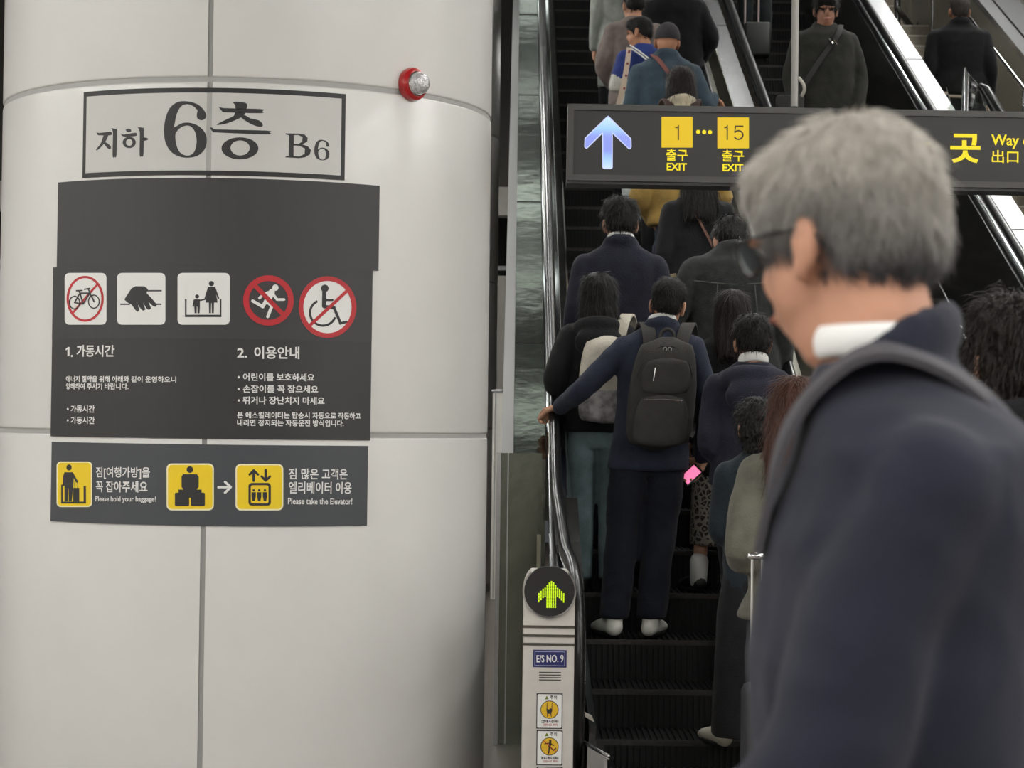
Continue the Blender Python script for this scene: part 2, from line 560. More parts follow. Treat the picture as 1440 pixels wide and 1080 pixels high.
def escalator(label, sL, sR, hL, hR, inner_mat, nsteps, y_end=8.75):
    root = empty('escalator', ((sL + sR) / 2, STEP_Y0, 0), label, 'escalator')
    w = sR - sL
    ma, mn = step_meshes(w - 0.006)
    for k in range(0, nsteps):
        Y = STEP_Y0 + k * RUN
        st = bpy.data.objects.new('step', ma); COL.objects.link(st)
        if not ma.materials: ma.materials.append(m_step); mn.materials.append(m_nose)
        st.parent = root; st.location = (0, k * RUN, zline(Y) if k < 30 else k * RISE)
        no = bpy.data.objects.new('nosing', mn); COL.objects.link(no); no.parent = st
    ys = [y for y in YS if y >= y_end]
    for x, xs in ((hL, sL), (hR, sR)):
        sg = 1 if xs > x else -1
        # skirt beside the steps, its bright edge, the inner panel and the rail cap
        sweep([(xs, -0.3), (xs, 0.07), (xs - sg * 0.012, 0.07), (xs - sg * 0.012, -0.3)], ys).build('skirt_panel', m_black, root, False)
        sweep([(xs + sg * 0.004, 0.07), (xs + sg * 0.004, 0.092), (xs - sg * 0.02, 0.10), (xs - sg * 0.02, 0.07)], ys).build('skirt_edge', m_chrome, root, False)
        xi = x + sg * 0.045
        strip(xs - sg * 0.015, 0.095, xi, 0.78, -sg * 0.01, ys).build('inner_panel', inner_mat, root, False)
        sweep([(xi + sg * 0.006, 0.765), (xi + sg * 0.006, 0.785), (xi - sg * 0.08, 0.785), (xi - sg * 0.08, 0.765)], ys).build('rail_guide', m_chrome, root, False)
    return root

e1 = escalator('crowded escalator directly right of the big white column, people riding up', 0.331, 1.25, 0.189, 1.39, mat('inner_steel', (176, 178, 174), 0.2, 1.0, 0, 1, 0.06, 4), 37)
e2 = escalator('second escalator with dark side panels, right of the crowded one, man riding down', 1.93, 2.76, 1.774, 2.93, m_darkpanel, 37)

def handrail(root, pts, w=0.04, h=0.028):
    mb = MB(); mb.tube(pts, [(w, h)] * len(pts), 16, ref=(1, 0, 0), smooth=4)
    return mb.build('handrail', m_rubber, root)
def rail_pts(x, d, low):
    return low + [(x, y, zline(y) + d) for y in (9.6, 10.2, 11, 13, 16, 20, 24.5)]
# left handrail of the crowded escalator swings out round its newel
handrail(e1, rail_pts(0.189, 0.85, [(0.250, 8.62, 0.12), (0.250, 8.36, 0.16), (0.249, 8.20, 0.30), (0.249, 8.13, 0.5), (0.249, 8.16, 0.72), (0.244, 8.30, 0.86), (0.235, 8.55, 0.93), (0.215, 8.85, 0.98), (0.196, 9.2, 1.12)]))
for root, x in ((e1, 1.39), (e2, 1.774), (e2, 2.938)):
    handrail(root, rail_pts(x, 0.85, [(x, 8.62, 0.12), (x, 8.3, 0.2), (x, 8.14, 0.5), (x, 8.3, 0.84), (x, 8.7, 0.92), (x, 9.1, 1.05)]))
# newel body, floor skirt and sticker at the foot of the left handrail
nb = MB()
prof = [(8.34, 0.0), (8.28, 0.3), (8.24, 0.5), (8.30, 0.70), (8.6, 0.86), (9.1, 1.0), (9.6, zline(9.6) + 0.8), (9.6, 0)]
nb.prism([(0.215, y, z) for y, z in prof], (0.07, 0, 0))
nb.build('newel', m_darkpanel, e1, False)
sk = MB(); sk.prism([(0.30, 8.30, 0.0), (0.30, 8.22, 0.34), (0.30, 9.9, zline(9.9) + 0.09), (0.30, 9.9, 0)], (0.028, 0, 0)); sk.build('entry_skirt', m_darkpanel, e1, False)
gu = MB()
a = at(819, 1041, 8.25); b = at(856, 1063, 8.12); gu.tube([a, b], 0.006, 10); gu.tube([a + Vector((0, 0, -.012)), b + Vector((0, 0, -.012))], 0.004, 10)
gu.build('entry_bead', m_chrome, e1)
c0 = at(826, 1050, 8.16); c1 = at(854, 1066, 8.14)
en = MB(); en.hexa([(c0.x, 8.16, 0), (c1.x, 8.14, 0), (c1.x, 8.5, 0), (c0.x, 8.5, 0), (c0.x, 8.16, c0.z), (c1.x, 8.14, c1.z), (c1.x, 8.5, c1.z), (c0.x, 8.5, c0.z)])
en.build('entry_guard', m_steel, e1, False)
stk = MB(); q = [at(822, 1001, 8.2), at(832, 1006, 8.19), at(836, 1016, 8.19), at(823, 1008, 8.2)]
stk.prism([tuple(p) for p in q], (0, 0.004, 0)); tag(stk.build('sticker', mat('white_sticker', (215, 208, 200), 0.5), e1, False), 'small white sticker')
comb = MB(); comb.box((0.79, 8.42, 0.006), (1.0, 0.42, 0.02))
for i in range(36): comb.box((0.345 + i * 0.0252, 8.66, 0.012), (0.012, 0.08, 0.012))
comb.build('comb_plate', mat('comb_metal', (120, 112, 96), 0.4, 0.8, 0.2, 30), e1, False)
yl = MB(); yl.box((0.79, 8.60, 0.0175), (0.9, 0.035, 0.004)); yl.build('comb_edge', mat('comb_yellow', (170, 150, 70), 0.5), e1, False)

# stainless decks beside the handrails
YD = [10.0, 10.4, 12, 15, 18, 21, 24, 25]
def deck(name, label, x0, x1, top, drop, m, ys=YD, joints=(), parts=()):
    r = empty(name, ((x0 + x1) / 2, ys[0], zline(ys[0])), label, 'escalator deck')
    sweep([(x0, top - drop), (x1, top - drop), (x1, top), (x0, top)], ys).build('cover', m, r, False)
    jb = MB()
    for y in joints:
        jb.box(((x0 + x1) / 2, y, zline(y) + top + 0.001), (x1 - x0, 0.008, 0.004))
    if joints: jb.build('joint', m_darkwall, r, False)
    return r
dl = deck('outer_deck', 'mirror polished steel deck running up along the left handrail', -0.005, 0.148, 0.78, 1.6, m_mirror, joints=(11.3, 13.4, 15.6, 17.8))
sweep([(-0.06, -0.9), (-0.006, -0.9), (-0.006, 0.80), (-0.06, 0.80)], YD).build('side_fascia', mat('fascia', (150, 150, 148), 0.35, 0.7), dl, False)
ep = MB(); ep.box((0.03, 9.99, 0.68), (0.2, 0.012, 1.36)); ep.build('end_panel', mat('end_steel', (116, 120, 110), 0.2, 1.0, 0.06, 5, 0.2, 7.0), dl, False)
fr = MB(); fr.box((-0.072, 9.97, 0.68), (0.02, 0.05, 1.36)); fr.box((-0.028, 9.975, 0.68), (0.006, 0.03, 1.36)); fr.build('end_frame', m_steel, dl, False)
fs = MB(); fs.box((0.115, 9.6, 0.5), (0.018, 0.03, 1.0)); fs.build('cover_strip', mat('cream_strip', (186, 182, 160), 0.5), dl, False)
dm = deck('center_deck', 'bright steel deck between the two escalators', 1.555, 1.70, 0.79, 0.05, m_steel, [8.8, 9.1, 9.5] + YD, joints=(12.1, 14.3, 17.5, 18.9))
sweep([(1.430, 0.50), (1.548, 0.52), (1.548, 0.788), (1.555, 0.788), (1.555, 0.3), (1.430, 0.3)], [8.8, 9.1, 9.5] + YD).build('side_panel', m_sidesteel, dm, False)
dr = deck('right_deck', 'bright steel deck along the right handrail of the second escalator', 2.995, 3.145, 0.79, 0.9, mat('deck_steel', (142, 143, 145), 0.36, 1.0, 0.06, 20), [8.8, 9.1, 9.5] + YD, joints=(13.0, 16.6, 20.0))
sweep([(3.146, -1.2), (3.156, -1.2), (3.156, 0.77), (3.146, 0.77)], [8.8, 9.1, 9.5] + YD).build('outer_panel', m_darkwall, dr, False)

# ------------------------------------------------------------------ stone stairs right of the escalators
SD = -0.58
def zst(Y): return TAN * (Y - STEP_Y0) + SD
sr = 0.38
Ytop = 22.4
st_root = empty('staircase', (4.2, 10.2, 0), 'grey stone staircase climbing to the right of the escalators', 'stairs')
nst = 31
tread = MB().box((0, sr / 2, -0.3), (2.1, sr, 0.6)).mesh('stair_step'); tread.materials.append(m_stone)
nosem = MB().box((0, 0.01, 0.003), (2.1, 0.03, 0.012)).mesh('stair_nosing'); nosem.materials.append(m_stonelt)
for k in range(nst):
    Y = Ytop - (k + 0) * sr; Z = zst(Ytop) - k * sr * TAN
    o = bpy.data.objects.new('stair_step', tread); COL.objects.link(o); o.parent = st_root; o.location = (0, Y - 10.2, Z)
    n = bpy.data.objects.new('stair_nosing', nosem); COL.objects.link(n); n.parent = o
ZL = zst(Ytop)
structure('floor_landing', bx(3.17, 5.3, Ytop + 0.3, 25.2, ZL - 0.25, ZL), m_stone)
up_root = empty('staircase', (4.2, 25.2, ZL), 'upper flight of grey stairs beyond the landing', 'stairs')
for k in range(16):
    o = bpy.data.objects.new('stair_step', tread); COL.objects.link(o); o.parent = up_root; o.location = (0, k * 0.36, (k + 1) * 0.17)
    n = bpy.data.objects.new('stair_nosing', nosem); COL.objects.link(n); n.parent = o
m_glass = mat('glass', (225, 235, 228), 0.05, 0, trans=1.0)
def slopebar(mb, x0, x1, h0, h1, y0=9.2, y1=24.5):
    a, b = TAN * (y0 - STEP_Y0), TAN * (y1 - STEP_Y0)
    mb.hexa([(x0, y0, a + h0), (x1, y0, a + h0), (x1, y1, b + h0), (x0, y1, b + h0), (x0, y0, a + h1), (x1, y0, a + h1), (x1, y1, b + h1), (x0, y1, b + h1)])
    return mb
# balustrade on the right of the stairs: bright capping, dark gap, second capping
br = empty('stair_balustrade', (4.5, 12, 1), 'wide bright steel capping along the right side of the stone stairs', 'balustrade')
xr = on_slope(1378, 2, 0.35).x
slopebar(MB(), xr, xr + 0.12, 0.28, 0.35).build('capping', m_steel, br, False)
slopebar(MB(), xr + 0.012, xr + 0.11, -0.95, 0.28).build('glass_panel', mat('smoked_panel', (128, 127, 116), 0.2, 0.1), br, False)
slopebar(MB(), xr + 0.16, xr + 0.30, 0.24, 0.33).build('handrail', m_steel, br, False)
slopebar(MB(), xr + 0.32, xr + 0.42, 0.20, 0.30).build('outer_capping', m_steel, br, False)
# tube handrail on posts
tr = empty('stair_handrail', (4.0, 12, 1), 'thin bright tube handrail on the stone stairs, right of the man in black', 'handrail')
xt = on_slope(1356, 16, 0.25).x
MB().tube([(xt, y, TAN * (y - STEP_Y0) + 0.25) for y in (11, 16, 20, 24)], 0.022, 12).build('rail', m_chrome, tr)
for y in (13.6, 14.9, 16.2, 17.5, 18.8, 20.1, 21.4):
    MB().cyl((xt, y, zst(y) - 0.05), (xt, y, TAN * (y - STEP_Y0) + 0.24), 0.014, 10).build('post', m_steel, tr)
# glass screen at the foot of the stair rail in front of the man in black
gs = empty('glass_screen', tuple(at(1357, 150, 15.4)), 'folded glass screen on a chrome post, in front of the man on the stairs', 'glass screen')
pt = at(1357, 95, 15.4); pb = at(1355, 200, 15.4)
MB().cyl(pb, pt, 0.008, 12).build('post', m_chrome, gs)
gl = MB(); a = at(1331, 122, 15.5); gl.prism([tuple(pt - Vector((0.01, 0, 0.02))), tuple(a), tuple(at(1350, 200, 15.4)), tuple(pb - Vector((0.01, 0, 0)))], (0, 0.01, 0)); gl.build('glass_panel', m_glass, gs, False)
gl = MB(); a = at(1375, 118, 15.2); gl.prism([tuple(pt + Vector((0.01, 0, -0.02))), tuple(a), tuple(at(1402, 160, 15.2)), tuple(at(1402, 200, 15.2)), tuple(pb + Vector((0.01, 0, 0)))], (0, 0.01, 0)); gl.build('glass_panel', m_glass, gs, False)
db = MB(); db.tube([at(1380, 122, 14.9), at(1386, 127, 14.9), at(1412, 172, 14.7), at(1420, 190, 14.7)], [0.025, 0.04, 0.045, 0.045], 12); db.build('rubber_end', m_rubber, gs)
# things on the landing: barrier posts and a black machine arm
for (x0, y0, x1, y1) in ((1262, 38, 1272, -40), (1283, 38, 1284, -40)):
    r = empty('barrier_post', tuple(at(x0, y0, 23.6)), 'steel barrier post on the stair landing, %s' % ('nearer the escalator deck' if x0 < 1270 else 'second from the escalator deck'), 'post', 'posts on the landing')
    MB().cyl(at(x0, y0, 23.6) - Vector((0, 0, .1)), at(x0, y1, 23.6), 0.035 if x0 < 1280 else 0.05, 14).build('shaft', m_steel if x0 < 1280 else m_wall, r)
hb = MB(); hb.tube([at(1297, 36, 23), at(1310, 21, 23), at(1330, 20, 23)], [0.07, 0.06, 0.07], 12)
hb.tube([at(1262, 12, 23), at(1282, 38, 23)], 0.03, 10)
tag(hb.build('rail_bracket', m_darkwall), 'dark angled rail bracket on the stair landing, left of the man in black', 'bracket')
bm_ = MB(); bm_.tube([at(1424, 38, 21), at(1460, 5, 20.5)], 0.07, 12)
tag(bm_.build('wall_rail', m_darkwall), 'dark thick rail slanting up on the pale wall at far right', 'rail')

# ------------------------------------------------------------------ columns
m_clad = mat('column_cladding', (206, 205, 202), 0.34, 0, 0.025, 3.0, 0.03, 140, coat=0.45)
m_clad.node_tree.nodes['Principled BSDF'].inputs['Coat Roughness'].default_value = 0.15
m_seam = mat('column_joint', (158, 157, 155), 0.5)
CX, CY, CR_ = -1.112, 8.83, 1.0
SEAM_Z = [0.06, 1.447, 2.752, 4.06, 4.7]
def column(cx, cy, rad, zs, angs, label, seg=96):
    root = empty('column', (cx, cy, 0), label, 'column')
    def ringp(r, z, a0, a1, n): return [(cx + r * math.sin(a0 + (a1 - a0) * i / n), cy - r * math.cos(a0 + (a1 - a0) * i / n), z) for i in range(n + 1)]
    core = MB(); full = [[(cx + (rad - 0.006) * math.sin(2 * math.pi * i / seg), cy - (rad - 0.006) * math.cos(2 * math.pi * i / seg), z) for i in range(seg)] for z in (0.0, zs[-1])]
    core.loft(full); core.build('core', m_seam, root)
    g = 0.0095
    for k in range(len(zs) - 1):
        for i, a0 in enumerate(angs):
            a1 = angs[(i + 1) % len(angs)]
            if a1 <= a0: a1 += 2 * math.pi
            z0, z1 = zs[k] + 0.009, zs[k + 1] - 0.009
            n = max(4, int((a1 - a0) / 0.06)); e = g / rad
            rows = []
            for (z, r) in ((z0, rad - 0.012), (z0, rad - 0.006), (z0 + 0.003, rad - 0.001), (z0 + 0.008, rad), (z1 - 0.008, rad), (z1 - 0.003, rad - 0.001), (z1, rad - 0.006), (z1, rad - 0.012)):
                rows.append(ringp(r, z, a0 + e, a1 - e, n))
            mb = MB(); mb.loft(rows, False, False); mb.build('panel', m_clad, root, True, 60)
    base = MB(); base.loft([[(cx + (rad - 0.03) * math.sin(2 * math.pi * i / seg), cy - (rad - 0.03) * math.cos(2 * math.pi * i / seg), z) for i in range(seg)] for z in (0, 0.075)])
    base.build('plinth', m_black, root)
    return root
cyl = Cyl(CX, CY, CR_)
th0 = cyl.uv(288, 600).x / CR_
column(CX, CY, CR_, SEAM_Z, [th0 + i * math.pi / 2 for i in range(4)], 'large round column clad in pale grey panels, carrying the signs')
column(-1.17, 19.3, 1.0, SEAM_Z[:-1] + [5.4, 6.8, 12.0], [0.2 + i * math.pi / 2 for i in range(4)], 'second round column half hidden behind the large one')
# pale cabinet by the second column
cb = empty('cabinet', (-0.11, 18.3, 0), 'narrow pale upright cabinet on the floor between column and escalator', 'cabinet')
p0 = at(690, 835, 18.4); p1 = at(714, 835, 18.4); zt = at(700, 552, 18.4).z
MB().box(((p0.x + p1.x) / 2, 18.3, zt / 2), (p1.x - p0.x, 0.3, zt), bevel=0.008).build('body', m_pale, cb)
MB().box(((p0.x + p1.x) / 2, 18.3, zt + 0.012), (p1.x - p0.x + 0.02, 0.32, 0.02), bevel=0.004).build('top', m_steel, cb)
MB().box((p0.x + 0.022, 18.147, zt / 2), (0.006, 0.004, zt - 0.02)).build('edge_strip', m_seam, cb)

# ------------------------------------------------------------------ signs on the column
def band(surf, u0, u1, v0, v1, o0, o1, n=40):
    mb = MB(); rings = []
    for i in range(n + 1):
        u = u0 + (u1 - u0) * i / n
        rings.append([surf.xyz(u, v0, o0), surf.xyz(u, v0, o1), surf.xyz(u, v1, o1), surf.xyz(u, v1, o0)])
    mb.loft(rings); return mb
def ext(surf, tl, tr, mt, mb_):
    """angular and height range of a sign from photo pixels: left, right, top middle, bottom middle"""
    return surf.uv(*tl).x, surf.uv(*tr).x, surf.uv(*mb_).y, surf.uv(*mt).y
m_ink = mat('sign_ink', (38, 38, 40), 0.55)
m_white = mat('sign_white', (222, 222, 220), 0.45)
m_face = mat('sign_face', (192, 191, 188), 0.4, 0, 0.03, 6)
m_grey = mat('sign_grey', (50, 50, 51), 0.55)
m_dark = mat('sign_dark', (40, 40, 41), 0.45)
m_slate = mat('sign_slate', (62, 65, 70), 0.45)
m_red = mat('sign_red', (176, 28, 38), 0.45)
m_yellow = mat('sign_yellow', (232, 200, 22), 0.45)
m_cream = mat('sign_cream', (236, 228, 190), 0.45)

def surface_part(name, me, m, parent): return link_mesh(name, me, m, parent, smooth=False)

# floor sign
u0, u1, v0, v1 = ext(cyl, (117.5, 190), (485, 195), (300, 123.5), (298, 246.5))
fsg = empty('floor_sign', tuple(cyl.xyz((u0 + u1) / 2, v0, 0.004)), 'white floor number sign in a black frame at the top of the column', 'sign')
band(cyl, u0, u1, v0, v1, 0.0005, 0.003).build('frame', mat('frame_black', (26, 26, 27), 0.5), fsg, False)
t = 0.017
u0, u1, v0, v1 = u0 + t, u1 - t, v0 + t, v1 - t * 1.1
um = th0 * CR_
band(cyl, u0, um - 0.0095, v0, v1, 0.002, 0.005).build('face', m_face, fsg, False)
band(cyl, um + 0.0095, u1, v0, v1, 0.002, 0.005).build('face', m_face, fsg, False)
band(cyl, um - 0.0095, um + 0.0095, v0, v1, 0.002, 0.004, 2).build('joint_strip', mat('joint_strip', (160, 159, 157), 0.5), fsg, False)
# lettering drawn as brush outlines; z(x, y) uses the 3.6x close-up of the photograph
def Z36(pts): return [(100 + x / 3.6, 110 + y / 3.6) for x, y in pts]
def smoothpoly(pts, n=5):
    P = [Vector((p[0], p[1], 0)) for p in pts]; out = []
    N = len(P)
    for i in range(N):
        p0, p1, p2, p3 = P[i - 1], P[i], P[(i + 1) % N], P[(i + 2) % N]
        for k in range(n):
            s_ = k / n
            q = 0.5 * ((2 * p1) + (p2 - p0) * s_ + (2 * p0 - 5 * p1 + 4 * p2 - p3) * s_ * s_ + (3 * p1 - p0 - 3 * p2 + p3) * s_ ** 3)
            out.append((q.x, q.y))
    return out
six_out = smoothpoly([(473, 275), (478, 215), (500, 155), (540, 122), (590, 118), (640, 132), (672, 160), (686, 190), (678, 208), (658, 214), (640, 202), (638, 182), (640, 162), (615, 140), (585, 133), (558, 145), (538, 180), (528, 225), (527, 248), (560, 230), (600, 226), (645, 242), (678, 275), (688, 315), (678, 360), (645, 392), (595, 404), (545, 396), (505, 370), (480, 325)])
six_in = smoothpoly([(530, 290), (536, 340), (555, 378), (590, 393), (622, 378), (636, 335), (634, 290), (618, 255), (592, 241), (560, 250), (540, 268)])
g_six = [Z36(six_out), Z36(six_in)]
cheung = [
    [Z36(smoothpoly([(822, 120), (885, 126), (890, 150), (878, 160), (835, 160), (832, 140)], 3))],
    [Z36(smoothpoly([(748, 143), (775, 152), (960, 157), (968, 168), (960, 178), (790, 174), (765, 168)], 3))],
    [Z36(smoothpoly([(835, 170), (880, 172), (872, 192), (840, 210), (790, 230), (745, 238), (742, 232), (790, 208), (825, 190)], 3))],
    [Z36(smoothpoly([(860, 196), (880, 188), (910, 205), (950, 214), (970, 235), (965, 246), (945, 246), (915, 235), (880, 215)], 3))],
    [Z36(smoothpoly([(706, 250), (722, 254), (740, 260), (990, 266), (1003, 276), (996, 286), (740, 276), (718, 272)], 3))],
    [Z36(c_ell(855, 356, 93, 56)), Z36(c_ell(856, 354, 48, 38))],
]
ji = [
    [Z36(smoothpoly([(132, 272), (145, 278), (200, 272), (210, 278), (204, 290), (150, 290), (140, 288)], 3))],
    [Z36(smoothpoly([(172, 285), (192, 284), (185, 310), (165, 340), (138, 365), (132, 360), (155, 330)], 3))],
    [Z36(smoothpoly([(168, 322), (182, 326), (205, 345), (203, 360), (190, 356), (172, 335)], 3))],
    [Z36(smoothpoly([(206, 255), (230, 258), (236, 266), (234, 390), (224, 400), (214, 392), (216, 275)], 3))],
]
ha = [
    [Z36(smoothpoly([(280, 260), (302, 258), (308, 270), (290, 274)], 3))],
    [Z36(smoothpoly([(256, 281), (270, 286), (328, 277), (336, 284), (330, 294), (270, 297)], 3))],
    [Z36(c_ell(298, 326, 33, 29)), Z36(c_ell(298, 326, 16, 17))],
    [Z36(smoothpoly([(341, 250), (364, 252), (371, 262), (370, 385), (360, 396), (350, 388), (351, 275)], 3))],
    [Z36(smoothpoly([(365, 302), (384, 302), (394, 309), (384, 316), (365, 317)], 3))],
]
bee = [
    [Z36([(1084, 280), (1150, 281), (1180, 286), (1196, 302), (1194, 322), (1170, 336), (1198, 346), (1213, 366), (1206, 388), (1182, 402), (1150, 406), (1083, 402), (1084, 397), (1100, 395), (1103, 290), (1085, 286)]),
     Z36([(1126, 289), (1150, 289), (1170, 300), (1168, 322), (1150, 333), (1126, 333)]),
     Z36([(1125, 342), (1155, 343), (1182, 358), (1180, 384), (1155, 397), (1125, 395)])],
]
def shrink6(cx, cy, kx, ky): return [[(cx + (x - 580) * kx, cy + (y - 261) * ky) for x, y in c] for c in (six_out, six_in)]
g6s = [Z36(c) for c in shrink6(1267, 365, 0.355, 0.365)]
surface_part('lettering', layered(cyl, [g_six], 0.0056), m_ink, fsg)
surface_part('lettering', layered(cyl, cheung, 0.0056), m_ink, fsg)
surface_part('lettering', layered(cyl, ji + ha, 0.0056), m_ink, fsg)
surface_part('lettering', layered(cyl, bee + [g6s], 0.0056), m_ink, fsg)

# blank grey panel
u0, u1, v0, v1 = ext(cyl, (82.5, 310), (532, 320), (305, 250.5), (305, 373))
tag(band(cyl, u0, u1, v0, v1, 0.0005, 0.006).build('blank_panel', m_grey, None, False), 'plain dark grey curved panel with nothing on it, between the floor sign and the notice', 'sign')
# notice board
u0, u1, v0, v1 = ext(cyl, (74.5, 480), (521.5, 500), (300, 372), (297, 617))
ub, vb = u0, cyl.uv(295, 476).y
nbd = empty('notice_board', tuple(cyl.xyz((u0 + u1) / 2, v0, 0.004)), 'dark curved notice with five safety pictograms above white writing', 'sign')
band(cyl, u0, u1, v0, v1 - 0.002, 0.0005, 0.0045).build('backing', m_dark, nbd, False)
band(cyl, u0, u1, vb, v1 - 0.002, 0.0045, 0.0052).build('pictogram_band', m_grey, nbd, False)
Z3 = lambda groups: [xf(g, 60, 360, 3.0) for g in groups]
O1, O2, O3, O4 = 0.006, 0.0066, 0.0072, 0.0078
def picto(name, layers, parent, Zf=Z3):
    """layers: (material, [groups]) from back to front"""
    base = None
    for i, (m, groups) in enumerate(layers):
        o = surface_part(name if i == 0 else 'picture', layered(cyl, Zf(groups), 0.006 + i * 0.0006), m, parent if i == 0 else base)
        if i == 0: base = o
    return base
picto('bicycle_pictogram', [
    (m_white, [[c_round(98, 72, 273, 290, 20)]]),
    (m_red, [c_ring(184, 181, 78, 97, 10), [c_line((133, 240), (236, 120), 9)]]),
    (m_ink, [c_ring(140, 197, 24, 29, 5), c_ring(221, 193, 25, 30, 5)] + [[c_stroke(a, b, 6)] for a, b in (((140, 197), (163, 157)), ((163, 157), (204, 157)), ((204, 157), (222, 193)), ((163, 157), (176, 203)), ((204, 157), (176, 203)), ((140, 197), (176, 203)), ((198, 139), (206, 160)), ((182, 141), (203, 137)), ((148, 147), (172, 146)), ((158, 147), (163, 157)))])], nbd)
picto('handrail_pictogram', [
    (m_white, [[c_round(318, 72, 520, 290, 20)]]),
    (m_ink, [[[(348, 184), (378, 137), (395, 128), (432, 128), (448, 140), (441, 156), (464, 180), (485, 206), (481, 215), (470, 213), (449, 194), (461, 221), (452, 228), (443, 224), (427, 199), (437, 226), (428, 232), (419, 226), (405, 206), (412, 229), (403, 237), (395, 229), (378, 205), (362, 197)]],
             [c_line((440, 147), (505, 147), 6)], [c_line((331, 204), (372, 204), 6)], [c_line((476, 204), (504, 204), 6)]])], nbd)
picto('adult_and_child_pictogram', [
    (m_white, [[c_round(571, 72, 790, 290, 20)]]),
    (m_ink, [[[(602, 182), (609, 182), (609, 248), (748, 248), (748, 182), (755, 182), (755, 258), (602, 258)]],
             [c_ell(653, 171, 8.5)], [[(641, 183), (665, 183), (665, 212), (663, 242), (655, 242), (654, 214), (652, 214), (651, 242), (643, 242), (641, 212)]],
             [c_stroke((641, 187), (637, 212), 6)], [c_stroke((664, 188), (690, 182), 6)],
             [c_ell(713, 117, 11)], [[(701, 131), (727, 131), (739, 197), (724, 197), (723, 242), (715, 242), (714, 199), (712, 199), (711, 242), (703, 242), (702, 197), (688, 197)]],
             [c_stroke((701, 135), (687, 180), 7)], [c_stroke((727, 135), (742, 178), 7)]])], nbd)
rb = picto('no_running_pictogram', [
    (m_grey, [[c_ell(952, 188, 106)]]),
    (m_white, [[c_ell(981, 134, 13)], [c_stroke((966, 152), (946, 192), 26)], [c_stroke((958, 152), (930, 163), 12)], [c_stroke((930, 163), (914, 178), 11)], [c_stroke((970, 160), (988, 184), 11)], [c_stroke((988, 184), (1017, 184), 11)],
               [c_stroke((948, 192), (966, 212), 15)], [c_stroke((966, 212), (949, 256), 13)], [c_stroke((940, 192), (928, 214), 15)], [c_stroke((928, 214), (886, 190), 13)]]),
    (m_red, [c_ring(952, 188, 106, 106, 24), [c_line((884, 114), (1020, 254), 19)]])], nbd)
picto('no_wheelchair_pictogram', [
    (m_white, [[c_ell(1199, 216, 121, 130)]]),
    (m_ink, [[c_ell(1188, 137, 16)], [c_stroke((1186, 150), (1185, 212), 18)], [c_stroke((1185, 214), (1226, 218), 15)], [c_stroke((1226, 218), (1254, 284), 12)], [c_stroke((1252, 285), (1278, 278), 11)], [c_stroke((1188, 186), (1220, 186), 10)],
             [c_arc(1180, 240, 59, 10, 20, 245)]]),
    (m_red, [c_ring(1199, 216, 121, 130, 20), [c_line((1126, 292), (1284, 144), 14)]])], nbd)
def writing(parent, m, items, bold, off=0.0056):
    for grp in items:
        surface_part('lettering', join_meshes([text_on(cyl, s, a, b, h, off, bold) for s, a, b, h in grp]), m, parent)
surface_part('numeral', layered(cyl, [[[(94, 490.5), (97.6, 488), (99.2, 488), (99.2, 501), (96.4, 501), (96.4, 491.5), (94, 492.8)]], [c_ell(102.6, 500.6, 1.3, 1.6)]], 0.0056), m_white, nbd)
writing(nbd, m_white, [
    [('가동시간', (109, 501.7), (162, 502), 16.5)],
    [('2.', (333.5, 503), (347.5, 503.2), 13.5), ('이용안내', (357.5, 504.6), (420.5, 505), 17.5)],
    [('에너지 절약을 위해 아래와 같이 운영하오니', (94.3, 537.3), (248.3, 538.2), 8.6), ('양해하여 주시기 바랍니다.', (94.3, 547.6), (181.7, 548), 8.8)],
    [('• 가동시간', (95.5, 580), (134.5, 580.4), 10.3)], [('• 가동시간', (95.5, 596), (134.5, 596.4), 10.3)],
    [('• 어린이를 보호하세요', (334, 535.6), (441.5, 536.4), 11)], [('• 손잡이를 꼭 잡으세요', (334, 552.2), (446.7, 553), 11)], [('• 뛰거나 장난치지 마세요', (334, 568.3), (455.7, 569.2), 11)],
    [('본 에스컬레이터는 탑승시 자동으로 작동하고', (333.5, 588.2), (506, 589.6), 9.3), ('내리면 정지되는 자동운전 방식입니다.', (333.5, 598.8), (482.5, 600), 9.3)]], 0.022)
# luggage sign
u0, u1, v0, v1 = ext(cyl, (73, 680), (516, 685), (295, 625), (293, 739.5))
lg = empty('luggage_sign', tuple(cyl.xyz((u0 + u1) / 2, v0, 0.004)), 'slate grey curved sign with three yellow luggage pictograms, lowest on the column', 'sign')
band(cyl, u0, u1, v0, v1, 0.0005, 0.0045).build('backing', m_slate, lg, False)
Zb = lambda groups: [xf(g, 60, 470, 3.0) for g in groups]
K = lambda *p: [[c_stroke(a, b, w)] for a, b, w in p]
picto('hold_luggage_pictogram', [
    (m_cream, [[c_round(64, 537, 213, 729, 18)]]), (m_yellow, [[c_round(69, 542, 208, 724, 15)]]),
    (m_ink, [[c_ell(117, 562, 11, 13)], [[(98, 582), (132, 582), (137, 600), (135, 640), (128, 705), (116, 705), (115, 650), (113, 650), (112, 705), (98, 705), (98, 640), (90, 640), (92, 600)]]] + K(((131, 588), (150, 622), 9)) +
     [[c_rect(134, 648, 160, 706)], [c_rect(140, 618, 143, 650)], [c_rect(152, 618, 155, 650)], [c_rect(84, 706, 188, 714)], [c_rect(84, 634, 91, 708)], [c_rect(178, 640, 188, 708)]])], lg, Zb)
